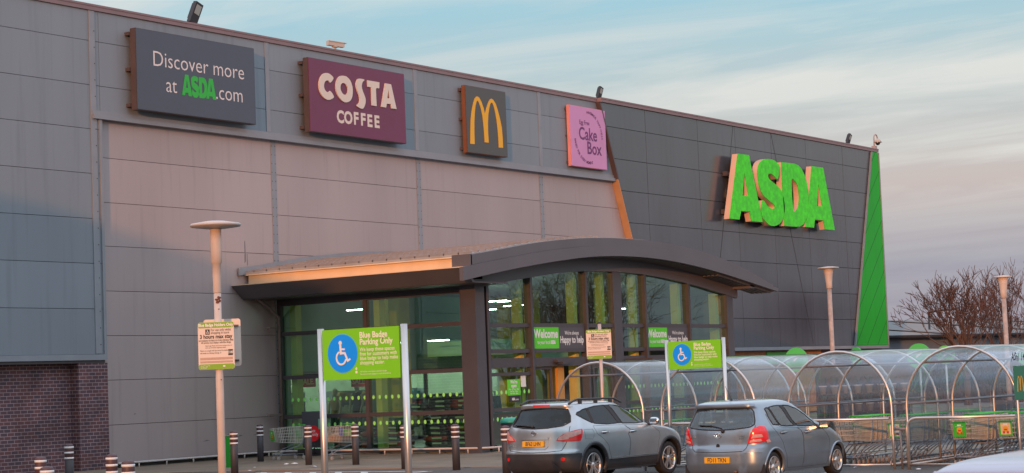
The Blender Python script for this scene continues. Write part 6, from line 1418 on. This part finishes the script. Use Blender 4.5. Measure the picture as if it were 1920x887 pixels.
# far shed with a long corrugated roof
roofm = mat('shed roof', (0.20,0.205,0.205), 0.6, var=0.1, vscale=0.3); rl = mat('roof light brown', (0.13,0.09,0.075), 0.6, var=0.15); wallm = mat('shed wall', (0.15,0.17,0.2), 0.6)
def shed(label, pL, pR, ridge_py, eave_py, base_dep, name='warehouse'):
    a_ = atd(pL, ridge_py[0], base_dep); b_ = atd(pR, ridge_py[1], base_dep+12); e0 = atd(pL, eave_py[0], base_dep-16); e1 = atd(pR, eave_py[1], base_dep-6)
    zr = (a_.z+b_.z)/2; ze = (e0.z+e1.z)/2
    t = thing(name, label, 'warehouse', (a_.x,a_.y,0), 0, world=True)
    d = Vector((b_.x-a_.x, b_.y-a_.y, 0)); L = d.length; d.normalize(); nn = Vector((d.y,-d.x,0))
    if (Vector((a_.x,a_.y,0))-CAM).dot(nn) > 0: nn = -nn
    A = Vector((a_.x,a_.y,0))-d*60; LL = L+140; W = 17
    f = lambda s_, k, z: A+d*s_+nn*k+Vector((0,0,z))
    mb = MB(); mb.add([f(0,W,ze),f(LL,W,ze),f(LL,0,zr),f(0,0,zr),f(0,-W,ze),f(LL,-W,ze)], [(0,1,2,3),(3,2,5,4)]); n_ = int(LL/1.0); hgt = zr-ze
    for k in range(n_): s_ = k*1.0; mb.add([f(s_,W,ze+0.005),f(s_+0.12,W,ze+0.09),f(s_+0.24,W,ze+0.005),f(s_,0,zr+0.005),f(s_+0.12,0,zr+0.09),f(s_+0.24,0,zr+0.005)], [(0,1,4,3),(1,2,5,4)])
    mb.build('roof', roofm, t)
    mb = MB(); s_ = 6
    while s_ < LL-4: mb.add([f(s_,W*0.97,ze+hgt*0.03+0.13),f(s_+1.6,W*0.97,ze+hgt*0.03+0.13),f(s_+1.6,W*0.04,zr-hgt*0.04+0.13),f(s_,W*0.04,zr-hgt*0.04+0.13)], [(0,1,2,3)]); s_ += 13.0
    mb.build('roof_light', rl, t)
    mb = MB(); mb.add([f(0.3,W-0.4,0),f(LL-0.3,W-0.4,0),f(LL-0.3,W-0.4,ze-0.05),f(0.3,W-0.4,ze-0.05),f(0.3,-W+0.4,0),f(LL-0.3,-W+0.4,0),f(LL-0.3,-W+0.4,ze-0.05),f(0.3,-W+0.4,ze-0.05)], [(0,1,2,3),(5,4,7,6),(4,0,3,7),(1,5,6,2)]); mb.build('wall', wallm, t)
    mb = MB(); mb.tube([f(0,W+0.1,ze),f(LL,W+0.1,ze)], 0.12, 6); mb.build('gutter', joint, t)
shed('long low grey warehouse with a ribbed roof and brown roof strips beyond the trees', 1670, 1925, (607,595), (634,634), 150)
# bare trees
bark = mat('bark', (0.115,0.062,0.045), 0.85, var=0.3, vscale=3); twig = mat('twigs', (0.12,0.062,0.05), 0.85, var=0.2)
def grow(mbT, mbC, p, d, L, r, depth, spread, up, lim=3):
    n = 3; pts = [p]; q = Vector(p); dd = Vector(d)
    for k in range(n):
        dd = (dd+Vector((random.gauss(0,.13),random.gauss(0,.13),random.gauss(0,.08)+up*0.05))).normalized(); q = q+dd*L/n; pts.append(q.copy())
    radii = [r*(1-0.4*k/n) for k in range(n+1)]
    (mbT if depth >= lim else mbC).tube(pts, r, 6 if depth > 2 else 3, False, radii)
    if depth == 0: return
    for k in range(random.choice((2,3)) if depth > 1 else 3):
        b = pts[random.choice((1,2,3,3))] if k else pts[-1]
        ax = dd.orthogonal(); ax.rotate(Matrix.Rotation(random.uniform(0,2*pi),3,dd)); nd = (dd+ax*random.uniform(.35,1.0)*spread+Vector((0,0,up*0.15))).normalized()
        grow(mbT, mbC, b, nd, L*random.uniform(.62,.85), max(radii[-1]*random.uniform(.6,.8),0.016), depth-1, spread, up, lim)
def bare_tree(label, loc, h, seed, spread=0.75, depth=6, up=0.5, stems=5, group=None, rr=0.17):
    random.seed(seed); t = thing('bare_tree', label, 'tree', loc, 0, group); a_ = MB(); b_ = MB()
    a_.tube([(0,0,0),(0.03,0.02,h*0.09),(0.0,0.0,h*0.18)], rr, 10, radii=[rr*1.25,rr,rr])
    for k in range(stems):
        an = 2*pi*k/stems+random.uniform(-.3,.3); tl = random.uniform(.3,1.0)*spread if k else 0.1; d = Vector((cos(an)*tl, sin(an)*tl, 1)).normalized()
        grow(a_, b_, Vector((0,0,h*0.17)), d, h*0.26*random.uniform(.8,1.15), rr*0.6, depth-1, spread, up)
    a_.build('trunk', bark, t); b_.build('crown', twig, t); return t
q = atd(1812,690,95); bare_tree('wide bare tree with many upright twigs, left of the farthest lamp post', (q.x,q.y,0), 6.8, 3, 0.5, 6, 0.55, 8, 'bare trees at the right', 0.17)
q = atd(1899,690,118); bare_tree('dense bare tree behind the farthest lamp post', (q.x,q.y,0), 7.6, 8, 0.6, 6, 0.8, 8, 'bare trees at the right')
q = atd(1862,690,125); bare_tree('bare tree between the wide bare tree and the farthest lamp post', (q.x,q.y,0), 6.6, 21, 0.5, 6, 0.7, 5, 'bare trees at the right')
# low hedge of twigs in front of the shed
hq0, hq1 = atd(1700,690,105), atd(1930,690,98); random.seed(2); mb = MB()
for k in range(900):
    a_ = random.random(); p_ = Vector((hq0.x+(hq1.x-hq0.x)*a_+random.gauss(0,.5), hq0.y+(hq1.y-hq0.y)*a_+random.gauss(0,.5), 0)); hh = random.uniform(.8,2.3); mb.tube([p_, p_+Vector((random.gauss(0,.25),random.gauss(0,.25),hh*0.6)), p_+Vector((random.gauss(0,.5),random.gauss(0,.5),hh))], 0.02, 3, False, radii=[0.035,0.025,0.012])
o = mb.build('hedge', mat('hedge twigs', (0.085,0.05,0.06), 0.9, var=0.3)); tag(o, 'dark purple brown bare hedge below the warehouse roof', 'hedge'); stuff(o)
# far street light
q = atd(1744,640,135); tp = atd(1743,585,135); t = thing('street_light', 'thin black street light with a short arm left of the wide bare tree', 'street light', (q.x,q.y,0))
MB().tube([(0,0,0),(0,0,tp.z)], 0.09, 8, radii=[0.1,0.07]).build('column', black, t); e_ = AX*1.5; MB().tube([(0,0,tp.z-0.05),(e_.x*0.5,e_.y*0.5,tp.z+0.08),(e_.x,e_.y,tp.z+0.1)], 0.06, 6).build('arm', black, t); MB().obox((e_.x*1.1,e_.y*1.1,tp.z+0.1),(e_.x*0.22,e_.y*0.22,0.02),(-e_.y*0.08,e_.x*0.08,0),(0,0,0.05)).build('lantern', black, t)
# leafless belt of trees across the car park: outside the frame, mirrored in the glass and dark wall
random.seed(33); mb = MB(); mc = MB()
for k in range(11):
    x = 88+k*6.0+random.uniform(-3,3); y = 11-k*4.3+random.uniform(-6,3); b_ = Vector((x,y,0)); mb.tube([b_, b_+Vector((0,0,1.6))], 0.22, 6)
    for j in range(5):
        an = j*1.25+random.random(); grow(mb, mb, b_+Vector((0,0,1.5)), Vector((cos(an)*0.4,sin(an)*0.4,1)).normalized(), 2.9*random.uniform(.8,1.2), 0.14, 4, 0.8, 0.6)
o = mb.build('woodland', bark); tag(o, 'belt of bare trees across the car park, mirrored in the porch glass', 'woodland'); stuff(o)

# unseen block added out of frame to the left: its roof edge throws the slanting shade on the lower left wall
t = thing('shade_caster', 'unseen gable roofed block added to cast slanting shade on the lower left store wall', 'building', (2.0,23.6,0), 0, world=True)
mb = MB(); mb.prism([(-30,0),(2.0,0),(2.0,10.0),(-14,13.3),(-30,10.0)], lambda a_,b_,d_: Vector((a_,d_,b_)), 20.2, 23.6); mb.build('wall', brick, t)
mb = MB(); mb.prism([(-30.5,9.95),(-14,13.35),(2.5,9.95),(2.5,10.1),(-14,13.5),(-30.5,10.1)], lambda a_,b_,d_: Vector((a_,d_,b_)), 20.0, 24.0); mb.build('roof', roofm, t)
